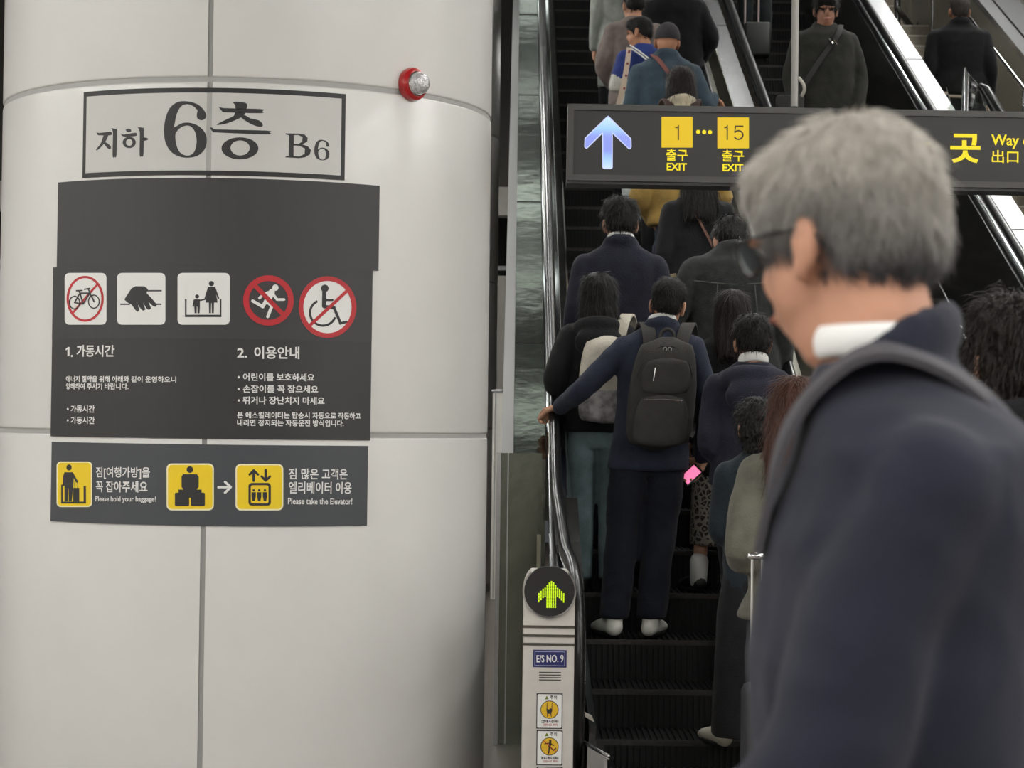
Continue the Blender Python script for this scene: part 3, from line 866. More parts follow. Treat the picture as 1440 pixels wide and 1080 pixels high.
picto('heavy_luggage_pictogram', [
    (m_cream, [[c_round(525, 545, 723, 743, 22)]]), (m_yellow, [[c_round(531, 551, 717, 737, 18)]]),
    (m_ink, [[c_ell(623, 571, 14)], [[(595, 590), (652, 590), (660, 600), (660, 645), (652, 652), (652, 690), (595, 690), (595, 652), (588, 645), (588, 600)]],
             [c_round(560, 668, 620, 725, 6)], [c_round(627, 668, 686, 725, 6)], [c_rect(575, 655, 605, 670)], [c_rect(642, 655, 672, 670)]])], lg, Zb)
picto('elevator_pictogram', [
    (m_cream, [[c_round(814, 547, 1014, 743, 22)]]), (m_yellow, [[c_round(820, 553, 1008, 737, 18)]]),
    (m_ink, [c_ring_ for c_ring_ in ([c_round(868, 627, 962, 723, 14), c_round(878, 637, 952, 713, 8)],)] +
     K(((890, 618), (890, 575), 11), ((890, 574), (873, 592), 10), ((890, 574), (908, 592), 10), ((940, 573), (940, 616), 11), ((940, 618), (923, 600), 10), ((940, 618), (958, 600), 10)) +
     [[c_ell(x, 658, 5)] for x in (890, 913, 937)] + [[[(x - 9, 666), (x + 9, 666), (x + 9, 685), (x + 5, 704), (x - 5, 704), (x - 9, 685)]] for x in (890, 913, 937)])], lg, Zb)
surface_part('arrow', layered(cyl, Zb([[c_line((738, 645), (792, 645), 10)], [c_stroke((770, 623), (794, 645), 10)], [c_stroke((770, 668), (794, 645), 10)]]), 0.0056), m_white, lg)
writing(lg, m_white, [
    [('짐[여행가방]을', (136.3, 673.4), (211.7, 674), 17), ('꼭 잡아주세요', (136, 692), (208.3, 692.6), 16)],
    [('Please hold your baggage!', (135.5, 707), (220, 707.6), 9.5)],
    [('짐 많은 고객은', (405.5, 674), (487.7, 674.4), 15.5), ('엘리베이터 이용', (405.5, 694), (493.3, 694.4), 17)],
    [('Please take the Elevator!', (404.5, 709), (494.3, 709.4), 9)]], 0.015)

# fire alarm lamp
pa = cyl.uv(578, 119)
fa = empty('fire_alarm_lamp', tuple(cyl.xyz(pa.x, pa.y, 0)), 'round red and clear fire alarm lamp on the column, upper right of the signs', 'alarm lamp')
nrm = (cyl.xyz(pa.x, pa.y, 1) - cyl.xyz(pa.x, pa.y, 0)).normalized()
c = cyl.xyz(pa.x, pa.y, 0)
def axial(prof, seg=36):
    ax = nrm; s1 = ax.cross(Vector((0, 0, 1))).normalized(); s2 = ax.cross(s1)
    mb = MB(); mb.loft([[c + ax * d + (s1 * math.cos(2 * math.pi * i / seg) + s2 * math.sin(2 * math.pi * i / seg)) * r for i in range(seg)] for d, r in prof]); return mb
axial([(-0.004, 0.062), (0.012, 0.064), (0.026, 0.060), (0.034, 0.050), (0.034, 0.01)]).build('base', mat('alarm_red', (170, 16, 22), 0.3, coat=0.5), fa)
axial([(0.03, 0.046), (0.04, 0.047), (0.044, 0.043)]).build('collar', m_chrome, fa)
axial([(0.042, 0.042), (0.06, 0.040), (0.072, 0.032), (0.079, 0.018), (0.081, 0.004)]).build('lens', mat('alarm_lens', (200, 200, 202), 0.12, 0.6, 0.3, 90, 0.6, 140), fa)

# ------------------------------------------------------------------ hanging direction sign
SY = 8.5
slope = 0.0
pl_o = at(799, 146, SY)
uvec = at(1440, 157.5, SY) - pl_o
uvec = Vector((uvec.x, 0, uvec.z)).normalized()
face = Plane(pl_o, uvec, Vector((-uvec.z, 0, uvec.x)))
ds = empty('direction_sign', tuple(pl_o), 'long hanging lit exit sign with white arrow and yellow exit numbers', 'sign')
def pbox(px0, py0, px1, py1, o0, o1, wide=None):
    a = face.uv(px0, py0); b = face.uv(px1, py1)
    mb = MB(); p = [face.xyz(u, v, o) for o in (o0, o1) for u, v in ((a.x, b.y), (b.x, b.y), (b.x, a.y), (a.x, a.y))]
    return mb.hexa(p)
m_frame = mat('sign_frame', (70, 69, 68), 0.42, 0.2)
m_sface = mat('sign_acrylic', (50, 49, 49), 0.34, 0, 0.05, 3, spec=0.35)
W = 3.55; Hs = (face.uv(800, 146) - face.uv(798, 253.5)).length
def rect_uv(u0, v0, u1, v1, o0, o1): return MB().hexa([face.xyz(u, v, o) for o in (o0, o1) for u, v in ((u0, v0), (u1, v0), (u1, v1), (u0, v1))])
Hv = face.uv(797, 253.5).y
rect_uv(0, Hv - 0.012, W, 0, -0.16, -0.004).build('housing', mat('sign_housing', (38, 37, 37), 0.4), ds, False)
fr = MB(); t = 0.024
for a in (((0, -t), (W, 0)), ((0, Hv), (W, Hv + t)), ((0, Hv + t), (t, -t)), ((W - t, Hv + t), (W, -t))):
    (a0, b0), (a1, b1) = a
    fr.hexa([face.xyz(u, v, o) for o in (-0.02, 0.008) for u, v in ((a0, b0), (a1, b0), (a1, b1), (a0, b1))])
fr.build('frame', m_frame, ds, False)
rect_uv(t, Hv + t, W - t, -t, -0.01, 0.0).build('face_panel', m_sface, ds, False)
m_arrow = mat('lit_arrow', (70, 76, 120), 0.4, emit=(160, 176, 255), estr=0.85)
nt = m_arrow.node_tree; bb = nt.nodes['Principled BSDF']       # uneven backlight painted into the emission, whiter at head and foot
tc = nt.nodes.new('ShaderNodeTexCoord'); sx_ = nt.nodes.new('ShaderNodeSeparateXYZ'); nt.links.new(tc.outputs['Object'], sx_.inputs[0])
cr = nt.nodes.new('ShaderNodeValToRGB'); mr = nt.nodes.new('ShaderNodeMapRange'); mr.inputs['From Min'].default_value = -0.262; mr.inputs['From Max'].default_value = -0.048
nt.links.new(sx_.outputs['Z'], mr.inputs['Value']); nt.links.new(mr.outputs[0], cr.inputs[0])
cr.color_ramp.elements[0].color = lin(226, 246, 255); cr.color_ramp.elements[1].color = lin(222, 252, 255)
for q_, c_ in ((.22, (168, 216, 255)), (.36, (146, 160, 244)), (.62, (150, 164, 246)), (.76, (170, 220, 255))):
    e_ = cr.color_ramp.elements.new(q_); e_.color = lin(*c_)
nt.links.new(cr.outputs[0], bb.inputs['Emission Color'])
m_ylw = mat('lit_yellow', (60, 50, 0), 0.4, emit=(248, 208, 0), estr=0.80)
m_ydark = mat('lit_digit', (70, 42, 8), 0.4)
m_ytext = mat('lit_text', (60, 52, 0), 0.4, emit=(255, 228, 0), estr=0.95)
# arrow cut-out; the whiter glow of head and foot is painted by its emission ramp
Z48 = lambda g: xf(g, 790, 140, 4.8)
arrow_ = surface_part('arrow', marks_on(face, Z48([[(312, 113), (466, 265), (468, 322), (458, 334), (448, 328), (342, 226), (340, 226), (340, 460), (332, 466), (285, 466), (277, 460), (276, 226), (274, 226), (176, 322), (166, 330), (155, 322), (157, 262)]]), 0.002), m_arrow, ds)
_A = [(312, 113), (466, 265), (468, 322), (458, 334), (448, 328), (342, 226), (340, 226), (340, 460), (332, 466), (285, 466), (277, 460), (276, 226), (274, 226), (176, 322), (166, 330), (155, 322), (157, 262)]
_ed = [[c_line(_A[i], _A[(i + 1) % len(_A)], 7)] for i in range(len(_A))]
surface_part('edge_glow', layered(face, [Z48(g) for g in _ed], 0.0026), mat('lit_edge', (90, 96, 130), 0.4, emit=(205, 214, 255), estr=0.9), arrow_)  # brighter rim of the arrow glow, painted as a thin emissive outline
for i, (a, b, ar, br) in enumerate((((673, 117), (883, 325), 0, 0), ((1050, 121), (1263, 330), 0, 0))):
    bxo = surface_part('exit_number_tile', marks_on(face, Z48([c_round(a[0], a[1], b[0], b[1], 4)]), 0.002), m_ylw, ds)
one = lambda x: [[(x - 14, 196), (x - 14, 189), (x - 4, 187), (x + 2, 182), (x + 5, 172), (x + 11, 172), (x + 11, 274), (x + 2, 274), (x + 2, 193)]]
five = [[(1225, 176), (1225, 186), (1176, 186), (1172, 212)] + c_ell(1192, 240, 35, 34, 22, -122, 152) + c_ell(1192, 240, 25, 24, 20, 152, -128) + [(1172, 226), (1163, 226), (1168, 176)]]
surface_part('digits', marks_on(face, Z48(one(780)[0:1]), 0.003), m_ydark, ds)
surface_part('digits', layered(face, [Z48(one(1110)), Z48(five)], 0.003), m_ydark, ds)
surface_part('dots', layered(face, [[c_ell(981.7, 185.6, 2.9)], [c_ell(990.2, 185.8, 2.9)], [c_ell(998.4, 186, 2.9)]], 0.002), m_ytext, ds)
surface_part('lettering', join_meshes([text_on(face, '출구', (936.5, 226), (967, 226.4), 16.5, 0.002, 0.012), text_on(face, 'EXIT', (937.5, 239.6), (965.8, 240), 10.5, 0.002, 0.025)]), m_ytext, ds)
surface_part('lettering', join_meshes([text_on(face, '출구', (1015, 227.2), (1046, 227.6), 16.5, 0.002, 0.012), text_on(face, 'EXIT', (1016, 240.8), (1045, 241.2), 10.5, 0.002, 0.025)]), m_ytext, ds)
surface_part('lettering', text_on(face, '나가는', (1180, 228), (1313, 229), 40, 0.002, 0.02), m_ytext, ds)
surface_part('lettering', text_on(face, '곳', (1336, 229), (1378.5, 229.5), 41, 0.002, 0.025), m_ytext, ds)
surface_part('lettering', join_meshes([text_on(face, 'Way out', (1393.5, 209), (1466, 210.3), 20, 0.002, 0.02), text_on(face, '出口', (1394.5, 229), (1432, 229.6), 18, 0.002, 0.012)]), m_ytext, ds)
for px in (1117, 1780):
    a = at(px, 150, SY + 0.08)
    MB().cyl(a, (a.x, a.y, 4.7), 0.0145, 16).build('hanger_rod', mat('rod_grey', (142, 140, 137), 0.45, 0.3), ds)
    MB().cyl((a.x, a.y, 4.66), (a.x, a.y, 4.7), 0.05, 20).build('ceiling_flange', m_steel, ds)

# ------------------------------------------------------------------ indicator post at the foot of the escalator
PY = 7.9
pf = Plane(at(772, 900, PY), (1, 0, 0), (0, 0, 1))
def PU(px, py): return pf.uv(px, py)
ip = empty('indicator_post', (at(772, 900, PY).x, PY + 0.12, 0), 'white post with a black round display showing a green arrow, at the escalator foot', 'post')
m_post = mat('post_silver', (196, 192, 186), 0.42, 0.15, 0.06, 12)
ox = pf.o.x
xl = PU(735.5, 920).x; xr_ = PU(807.5, 920).x
dc = PU(773.5, 831); R_ = (xr_ - xl) / 2
hx = (xl + xr_) / 2
zc = dc.y + pf.o.z
body = MB()
# front outline: straight sides, then hugging the round display up to shoulder height
prof = [(xl, 0.0 - pf.o.z), (xr_, 0.0 - pf.o.z)] + [(xr_, dc.y + 0.0)] + [(hx + (R_ + 0.0) * math.cos(math.radians(a)), dc.y + (R_) * math.sin(math.radians(a))) for a in range(0, 46, 9)] + [(hx - R_ * math.cos(math.radians(a)), dc.y + R_ * math.sin(math.radians(a))) for a in range(45, -1, -9)]
body.prism([tuple(pf.xyz(u, v, 0)) for u, v in prof], (0, 0.26, 0))
ob = body.build('body', m_post, ip, False)
bv = ob.modifiers.new('bevel', 'BEVEL'); bv.width = 0.006; bv.segments = 2; bv.limit_method = 'ANGLE'
def flatpost(name, contours, off, m, parent):
    me = shapes_mesh([[(p[0], p[1]) for p in c] for c in contours])
    for v in me.vertices: v.co = pf.xyz(v.co.x, v.co.y, off)
    return surface_part(name, me, m, parent)
Rd = R_ * 0.985
ztop = PU(773, 797).y
disc = [(hx + Rd * math.cos(math.radians(a)), min(dc.y + Rd * math.sin(math.radians(a)), ztop)) for a in range(0, 360, 5)]
dd = MB(); dd.prism([tuple(pf.xyz(u, v, 0.012)) for u, v in disc], (0, 0.03, 0)); dsp = dd.build('display', mat('display_black', (40, 39, 40), 0.25, 0, 0.05, 20), ip, False)
rim = [[(hx + (Rd + 0.006) * math.cos(math.radians(a)), dc.y + (Rd + 0.006) * math.sin(math.radians(a))) for a in range(-225, 46, 5)] + [(hx + Rd * math.cos(math.radians(a)), dc.y + Rd * math.sin(math.radians(a))) for a in range(45, -226, -5)]]
flatpost('display_rim', rim, 0.013, m_chrome, dsp)
# LED arrow of small lit dots
led = MB(); pitch = PU(776.4, 831).x - PU(773.5, 831).x
cols = {0: (24, 0), 1: (22, 0), 2: (20, 0), 3: (18, 6), 4: (16, 6), 5: (14, 5), 6: (12, 3)}
ac = PU(775, 853.5)
for c_ in range(-6, 7):
    hi, lo = {0: (24, 0), 1: (23, 0), 2: (21, 0), 3: (18.5, 10), 4: (16.5, 9), 5: (15, 7), 6: (13.5, 5)}[abs(c_)]
    k = lo
    while k <= hi:
        u = ac.x + c_ * pitch; v = ac.y + k * pitch * 0.52
        led.add([pf.xyz(u + math.cos(a) * pitch * 0.40, v + math.sin(a) * pitch * 0.30, 0.0135) for a in (0.4, 1.2, 1.94, 2.74, 3.54, 4.34, 5.08, 5.88)], [tuple(range(8))])
        k += 1.25
led.build('arrow', mat('led_green', (190, 225, 10), 0.4, emit=(180, 216, 8), estr=0.75), dsp, False)
for y in (881, 893.5, 905.5):
    p = PU(735.5, y); MB().box((ox + hx, PY + 0.129, p.y + pf.o.z), (xr_ - xl + 0.004, 0.264, 0.0095)).build('band', mat('band_steel', (110, 106, 100), 0.25, 0.9), ip, False)
a = PU(749.8, 913.5); b = PU(796.6, 938.8)
pq = flatpost('number_plate', [c_rect(a.x, b.y, b.x, a.y)], 0.0015, mat('plate_blue', (28, 34, 96), 0.4), ip)
g = 0.006; flatpost('plate_line', [c_rect(a.x + g, b.y + g, b.x - g, a.y - g), c_rect(a.x + g + .0015, b.y + g + .0015, b.x - g - .0015, a.y - g - .0015)], 0.0022, mat('plate_pale', (190, 192, 214), 0.4), pq)
surface_part('lettering', text_on(pf, 'E/S NO. 9', (754.5, 931.6), (792.5, 931.2), 10.5, 0.0024, 0.02), m_white, pq)
for y in (945.3, 949.0, 952.6, 956): 
    p = PU(758, y); q = PU(789, y); flatpost('speaker_slot', [c_rect(p.x, p.y - .0016, q.x, p.y + .0016)], 0.0012, m_darkwall, ip)
def sticker(py0, py1, kind):
    a = PU(754.6, py0); b = PU(790.8, py1)
    k = flatpost('warning_sticker', [c_rect(a.x, b.y, b.x, a.y)], 0.0012, m_ink, ip)
    e = 0.0035; flatpost('sticker_face', [c_round(a.x + e, b.y + e, b.x - e, a.y - e, 0.004)], 0.0018, m_white, k)
    cy = (py0 + py1) / 2 - 2; cc = PU(772.7, cy); r = 0.0335
    flatpost('yellow_disc', [c_ell(cc.x, cc.y, r)], 0.0024, m_ink, k)
    flatpost('yellow_disc', [c_ell(cc.x, cc.y, r * 0.92)], 0.0028, mat('sticker_yellow', (214, 172, 30), 0.5), k)
    def D(*pp): return [(cc.x + x * r, cc.y + y * r) for x, y in pp]
    if kind == 0:
        sh = [D((-.3, .75), (-.24, .75), (-.24, .1), (-.05, .02), (.1, .2), (.22, .1), (.24, .75), (.3, .75), (.3, -.15), (.2, -.35), (.24, -.8), (.18, -.8), (.1, -.45), (-.18, -.45), (-.2, -.8), (-.26, -.8), (-.26, -.3), (-.34, -.05))]
        flatpost('picture', sh, 0.0032, m_ink, k)
    else:
        for s_ in ([c_ell(cc.x + .08 * r, cc.y + .62 * r, .14 * r)], [c_stroke(D((.08, .4))[0], D((0, -.05))[0], .26 * r)], [c_stroke(D((.1, .35))[0], D((.45, .1))[0], .11 * r)], [c_stroke(D((0, .38))[0], D((-.5, .3))[0], .11 * r)], [c_stroke(D((0, -.05))[0], D((-.1, -.75))[0], .15 * r)], [c_stroke(D((.05, -.05))[0], D((.45, -.4))[0], .14 * r)], [c_stroke(D((.45, -.4))[0], D((.7, -.2))[0], .12 * r)]):
            flatpost('picture', s_, 0.0032, m_ink, k)
        flatpost('red_bar', [c_line(D((-.7, .65))[0], D((.75, -.6))[0], .07 * r)], 0.0036, m_red, k)
    surface_part('lettering', text_on(pf, '⚠' if False else '주의', (773.5, py0 + 8.5), (783, py0 + 8.5), 5.5, 0.0024, 0.02), m_ink, k)
    tr_ = PU(768.8, py0 + 8.2); s3 = 0.0075
    flatpost('warning_triangle', [[(tr_.x - s3, tr_.y - .001), (tr_.x + s3, tr_.y - .001), (tr_.x, tr_.y + s3 * 1.7)]], 0.0024, mat('tri_green', (110, 122, 40), 0.5), k)
    t1, t2 = (('손잡이를 꼭 잡으세요', '안전사고 주의') if kind == 0 else ('걷거나 뛰지 마세요', '안전사고 주의'))
    surface_part('lettering', text_on(pf, t1, (761, py1 - 8.4), (785.5, py1 - 8.4), 4.6, 0.0024, 0.03), m_ink, k)
    surface_part('lettering', text_on(pf, t2, (763.5, py1 - 4.2), (783.5, py1 - 4.2), 3.4, 0.0024, 0.02), m_red, k)
sticker(974.8, 1025, 0)
sticker(1026.6, 1076.5, 1)
sticker(1078, 1128, 0)
# ------------------------------------------------------------------ people
m_skin = mat('skin', (196, 150, 124), 0.55, 0, 0.08, 12, spec=0.3)
m_skin2 = mat('skin_tan', (176, 128, 100), 0.55, 0, 0.08, 12, spec=0.3)
h_black = hairmat('hair_black', (15, 13, 12))
h_brown = hairmat('hair_dark_brown', (27, 20, 18))
h_red = hairmat('hair_red_brown', (66, 40, 31))
h_grey = hairmat('hair_grey', (150, 146, 140), 0.5)
def grade(m, lo, hi, z0, z1):
    """hair that is greyer on the crown and darker at the nape"""
    nt = m.node_tree; b = nt.nodes['Principled BSDF']
    tc = nt.nodes.new('ShaderNodeTexCoord'); sx = nt.nodes.new('ShaderNodeSeparateXYZ'); nt.links.new(tc.outputs['Object'], sx.inputs[0])
    nz = nt.nodes.new('ShaderNodeTexNoise'); nz.inputs['Scale'].default_value = 16; nt.links.new(tc.outputs['Object'], nz.inputs['Vector'])
    ad = nt.nodes.new('ShaderNodeMath'); ad.operation = 'MULTIPLY_ADD'; ad.inputs[1].default_value = .09; nt.links.new(nz.outputs['Fac'], ad.inputs[0]); nt.links.new(sx.outputs['Z'], ad.inputs[2])
    mr = nt.nodes.new('ShaderNodeMapRange'); mr.inputs['From Min'].default_value = z0 + .045; mr.inputs['From Max'].default_value = z1 + .045; nt.links.new(ad.outputs[0], mr.inputs['Value'])
    cr = nt.nodes.new('ShaderNodeValToRGB'); cr.color_ramp.elements[0].color = lin(*lo); cr.color_ramp.elements[1].color = lin(*hi); nt.links.new(mr.outputs[0], cr.inputs[0]); nt.links.new(cr.outputs[0], b.inputs['Base Color'])
grade(h_grey, (74, 72, 75), (182, 176, 167), 1.65, 1.79)
m_shirt = mat('white_shirt', (228, 228, 226), 0.6)
m_sole = mat('shoe_sole', (30, 30, 30), 0.7)
m_eye = mat('eye_dark', (30, 24, 22), 0.2)

def torso_rings(tab, n=2.5, seg=30):
    out = []
    for z, cy, hw, hd in tab:
        r = []
        for j in range(seg):
            t = 2 * math.pi * j / seg; c, s_ = math.cos(t), math.sin(t)
            r.append(Vector((hw * math.copysign(abs(c) ** (2 / n), c), cy + hd * math.copysign(abs(s_) ** (2 / n), s_), z)))
        out.append(r)
    return out

JACKET = [(1.478, -.03, .068, .066), (1.452, -.022, .100, .080), (1.428, -.016, .140, .092), (1.395, -.012, .172, .104), (1.32, -.004, .180, .118), (1.20, .004, .176, .122), (1.08, .006, .168, .117), (0.95, .002, .174, .120), (0.80, 0, .186, .124)]
def jacket_tab(hem, w=1.0, loose=1.0, flare=1.0):
    tab = [t for t in JACKET if t[0] > hem + 0.04]
    last = (hem, 0, .186 * flare, .124 * flare)
    if hem < 0.78: tab.append((0.80, 0, .180 + .006 * flare, .122))
    tab.append(last)
    tab.append((hem - 0.012, 0, last[2] * 0.97, last[3] * 0.97))
    return [(z, cy, hw * w * (loose if z < 1.40 else 1 + (loose - 1) * .5), hd * (loose if z < 1.40 else 1)) for z, cy, hw, hd in tab]

def head_shapes(mb, HM, face=True):
    E = lambda c, r, R=None: mb.ell(c, r, HM, R=R, seg=24, lat=16)
    E((0, -.012, .032), (.075, .096, .088))
    E((0, -.030, -.012), (.066, .070, .075))
    E((0, .026, -.040), (.061, .066, .072))
    E((0, .042, -.082), (.038, .040, .034))
    mb.tube([(0, .02, -.095), (0, .02, .03)], [(.052, .05), (.066, .065)], 18, M=HM)
    for sg in (-1, 1):
        R = Matrix.Rotation(sg * 0.35, 3, 'Z') @ Matrix.Rotation(0.18, 3, 'X')
        E((sg * .079, -.004, -.012), (.009, .021, .033), R)
        E((sg * .076, .006, -.035), (.010, .011, .014), R)
    mb.tube([(0, .082, .012), (0, .098, -.022), (0, .092, -.034)], [.009, .014, .015], 12, M=HM)
    E((0, .085, .018), (.056, .014, .010))
    E((0, .086, -.064), (.024, .012, .008))
    E((0, .080, -.078), (.020, .012, .008))

def hand_shapes(mb, w, d, n, side, curl, k=1.0):
    """w wrist, d finger direction, n palm normal (fingers curl towards it); side: thumb towards side*(d x n)"""
    w = Vector(w); d = Vector(d).normalized(); n = Vector(n); n = (n - d * n.dot(d)).normalized(); t = d.cross(n) * side
    mb.tube([w - d * .03 * k, w + d * .02 * k, w + d * .06 * k, w + d * .088 * k], [(.026 * k, .019 * k), (.034 * k, .018 * k), (.041 * k, .016 * k), (.038 * k, .012 * k)], 16, ref=n)
    for i, L in enumerate((.92, 1.0, .95, .76)):
        p = w + d * (.084 - .004 * abs(i - 1)) * k + t * (.030 - .0205 * i) * k; pts = [p - d * .012 * k, p]; a = 0
        for q, l in enumerate((.042, .027, .022)):
            a += curl * (0.75 if q == 0 else 1.1) * (1 + .08 * i)
            pts.append(pts[-1] + (d * math.cos(a) + n * math.sin(a)) * l * L * k)
        mb.tube(pts, [.0098 * k, .0095 * k, .0088 * k, .0082 * k, .0070 * k], 10, ref=t)
    b = w + d * .022 * k + t * .026 * k
    v = (d * .55 + t * .7 + n * .35).normalized(); v2 = (d * .85 + t * .25 + n * (.3 + curl * .4)).normalized()
    mb.tube([b - v * .015 * k, b + v * .032 * k, b + v * .032 * k + v2 * .030 * k, b + v * .032 * k + v2 * .054 * k], [.014 * k, .0125 * k, .0105 * k, .0082 * k], 10, ref=n)

def mesh_mb(me):
    mb = MB(); mb.add([v.co.copy() for v in me.vertices], [tuple(p.vertices) for p in me.polygons]); return mb

def wrinkle(me, amp, fx, fz, seed):
    off = Vector((seed * 3.7, seed * 1.3, seed * 7.1))
    for v, nn in [(v, v.normal.copy()) for v in me.vertices]:
        p = v.co
        a = noise.noise(Vector((p.x * fx, p.y * fx, p.z * fz)) + off)
        b = noise.noise(Vector((p.x * fx * 2.3 + p.z * 5, p.y * fx * 2.3, p.z * fz * 1.9 - p.x * 6)) + off)
        r = 1 - abs(b) * 2
        v.co = p + nn * (amp * (a * 0.8 + r * 0.35))
    return me

def add_strands(mb, me, N, length, rad, flow, lift, rnd, drop=0.0):
    """fine hairs rooted on the shell mesh (local head space)"""
    vs = me.vertices; M_ = len(vs)
    for _ in range(N):
        v = vs[rnd.randrange(M_)]; p = v.co.copy(); n = v.normal.copy()
        f = flow(p, n); f = (f - n * f.dot(n))
        if f.length < 1e-4: continue
        f.normalize()
        f = (f + Vector((rnd.gauss(0, .18), rnd.gauss(0, .18), rnd.gauss(0, .12)))).normalized()
        L = length * rnd.uniform(.6, 1.2); lf = lift * rnd.uniform(.3, 1.6)
        pts = [p - n * 0.004, p + f * L * .35 + n * lf, p + f * L * .7 + n * lf * 1.3, p + f * L + n * lf * (1 - drop)]
        s1 = n.cross(f).normalized(); k = len(mb.v)
        for i, q in enumerate(pts):
            r = rad * (1.0, 1.0, .8, .15)[i]
            mb.v += [tuple(q + s1 * r), tuple(q + n * r), tuple(q - s1 * r)]
        for i in range(3):
            b = k + i * 3
            mb.f += [(b, b + 1, b + 4, b + 3), (b + 1, b + 2, b + 5, b + 4)]

def make_hair(style, m, root, HM, voxel, rnd, strands, k=1.0):
    mb = MB()
    if style == 'short' or style == 'crop' or style == 'grey':
        g = .004 if style == 'crop' else 0.0
        mb.ell((0, -.014, .040), (.083 - g, .106 - g, .092 - g), seg=28, lat=18)
        mb.ell((0, -.044, .004), (.074 - g, .073 - g, .080), seg=24, lat=16)
        mb.ell((0, .040, .072), (.066, .058, .047))
        for sg in (-1, 1):
          if style != 'grey': mb.ell((sg * .066, .012, .012), (.014, .024, .036))
        flow = lambda p, n: Vector((p.x * 3, (p.y + .03) * 2.2, -0.25 - max(0, .08 - p.z) * 4))
        L, lift = (.030, .002) if style == 'crop' else (.045, .006)
        if style == 'grey': L, lift = .030, .0025
    elif style == 'long':
        tab = [(.131, -.02, .022, .03), (.122, -.02, .048, .058), (.10, -.02, .070, .088), (.06, -.022, .084, .108), (.02, -.034, .093, .098), (-.04, -.05, .098, .084), (-.10, -.064, .106, .076), (-.16, -.082, .110, .062), (-.22, -.098, .104, .048), (-.26, -.108, .088, .036)]
        mb.loft(torso_rings([(z * 1.0, a, b, c) for z, a, b, c in tab], 2.2, 36))
        flow = lambda p, n: Vector((p.x * 1.2, (p.y + .02) * 1.0 if p.z > .06 else -.15, -1.0 if p.z < .09 else -.5))
        L, lift = .08, .003
    elif style == 'curly':
        mb.ell((0, -.014, .04), (.092, .112, .096), seg=28, lat=18); mb.ell((0, -.05, -.02), (.088, .078, .095)); mb.ell((0, -.055, -.09), (.075, .055, .06))
        flow = lambda p, n: Vector((p.x * 2, (p.y + .03), -0.6)); L, lift = .05, .012
    elif style == 'bob':
        mb.ell((0, -.014, .04), (.090, .110, .095), seg=28, lat=18)
        mb.loft(torso_rings([(.04, -.03, .088, .09), (-.03, -.045, .094, .082), (-.10, -.055, .100, .074), (-.17, -.062, .098, .064), (-.20, -.066, .085, .05)], 2.2, 36))
        flow = lambda p, n: Vector((p.x * 1.0, (p.y + .02) if p.z > .06 else -.1, -1.0)); L, lift = .07, .003
    elif style == 'cap':
        mb.ell((0, -.014, .030), (.087, .110, .102), seg=28, lat=18)
        flow = None
    me = remesh(mb, voxel, 2)
    if style != 'cap':
        amp = {'short': .005, 'crop': .002, 'grey': .004, 'long': .006, 'curly': .013, 'bob': .005}[style]
        for v, nn in [(v, v.normal.copy()) for v in me.vertices]:
            p = v.co; a = math.atan2(p.x, p.y + .02)
            if style in ('long', 'bob'): d_ = noise.noise(Vector((a * 7, p.z * 4, 2.0))) + .5 * noise.noise(Vector((a * 19, p.z * 6, 5)))
            elif style == 'curly': d_ = noise.noise(p * 42) + .5 * noise.noise(p * 90)
            else: d_ = noise.noise(Vector((p.x * 45, p.y * 30, p.z * 22))) + .6 * noise.noise(p * 70)
            v.co = p + nn * amp * d_
    else:   # knitted cap: keep only what sits above the hairline
        bm = bmesh.new(); bm.from_mesh(me)
        bmesh.ops.bisect_plane(bm, geom=bm.verts[:] + bm.edges[:] + bm.faces[:], plane_co=(0, 0, .012), plane_no=Vector((0, .10, -1)).normalized(), clear_outer=True)
        bmesh.ops.solidify(bm, geom=bm.faces[:], thickness=0.006)
        bm.to_mesh(me); bm.free()
    out = mesh_mb(me)
    if strands and flow: add_strands(out, me, strands, L, .0013 if style != 'grey' else .00055, flow, lift, rnd)
    bpy.data.meshes.remove(me)
    me = out.mesh('hair')
    me.transform(HM)
    return link_mesh('cap' if style == 'cap' else 'hair', me, m, root, True, True)

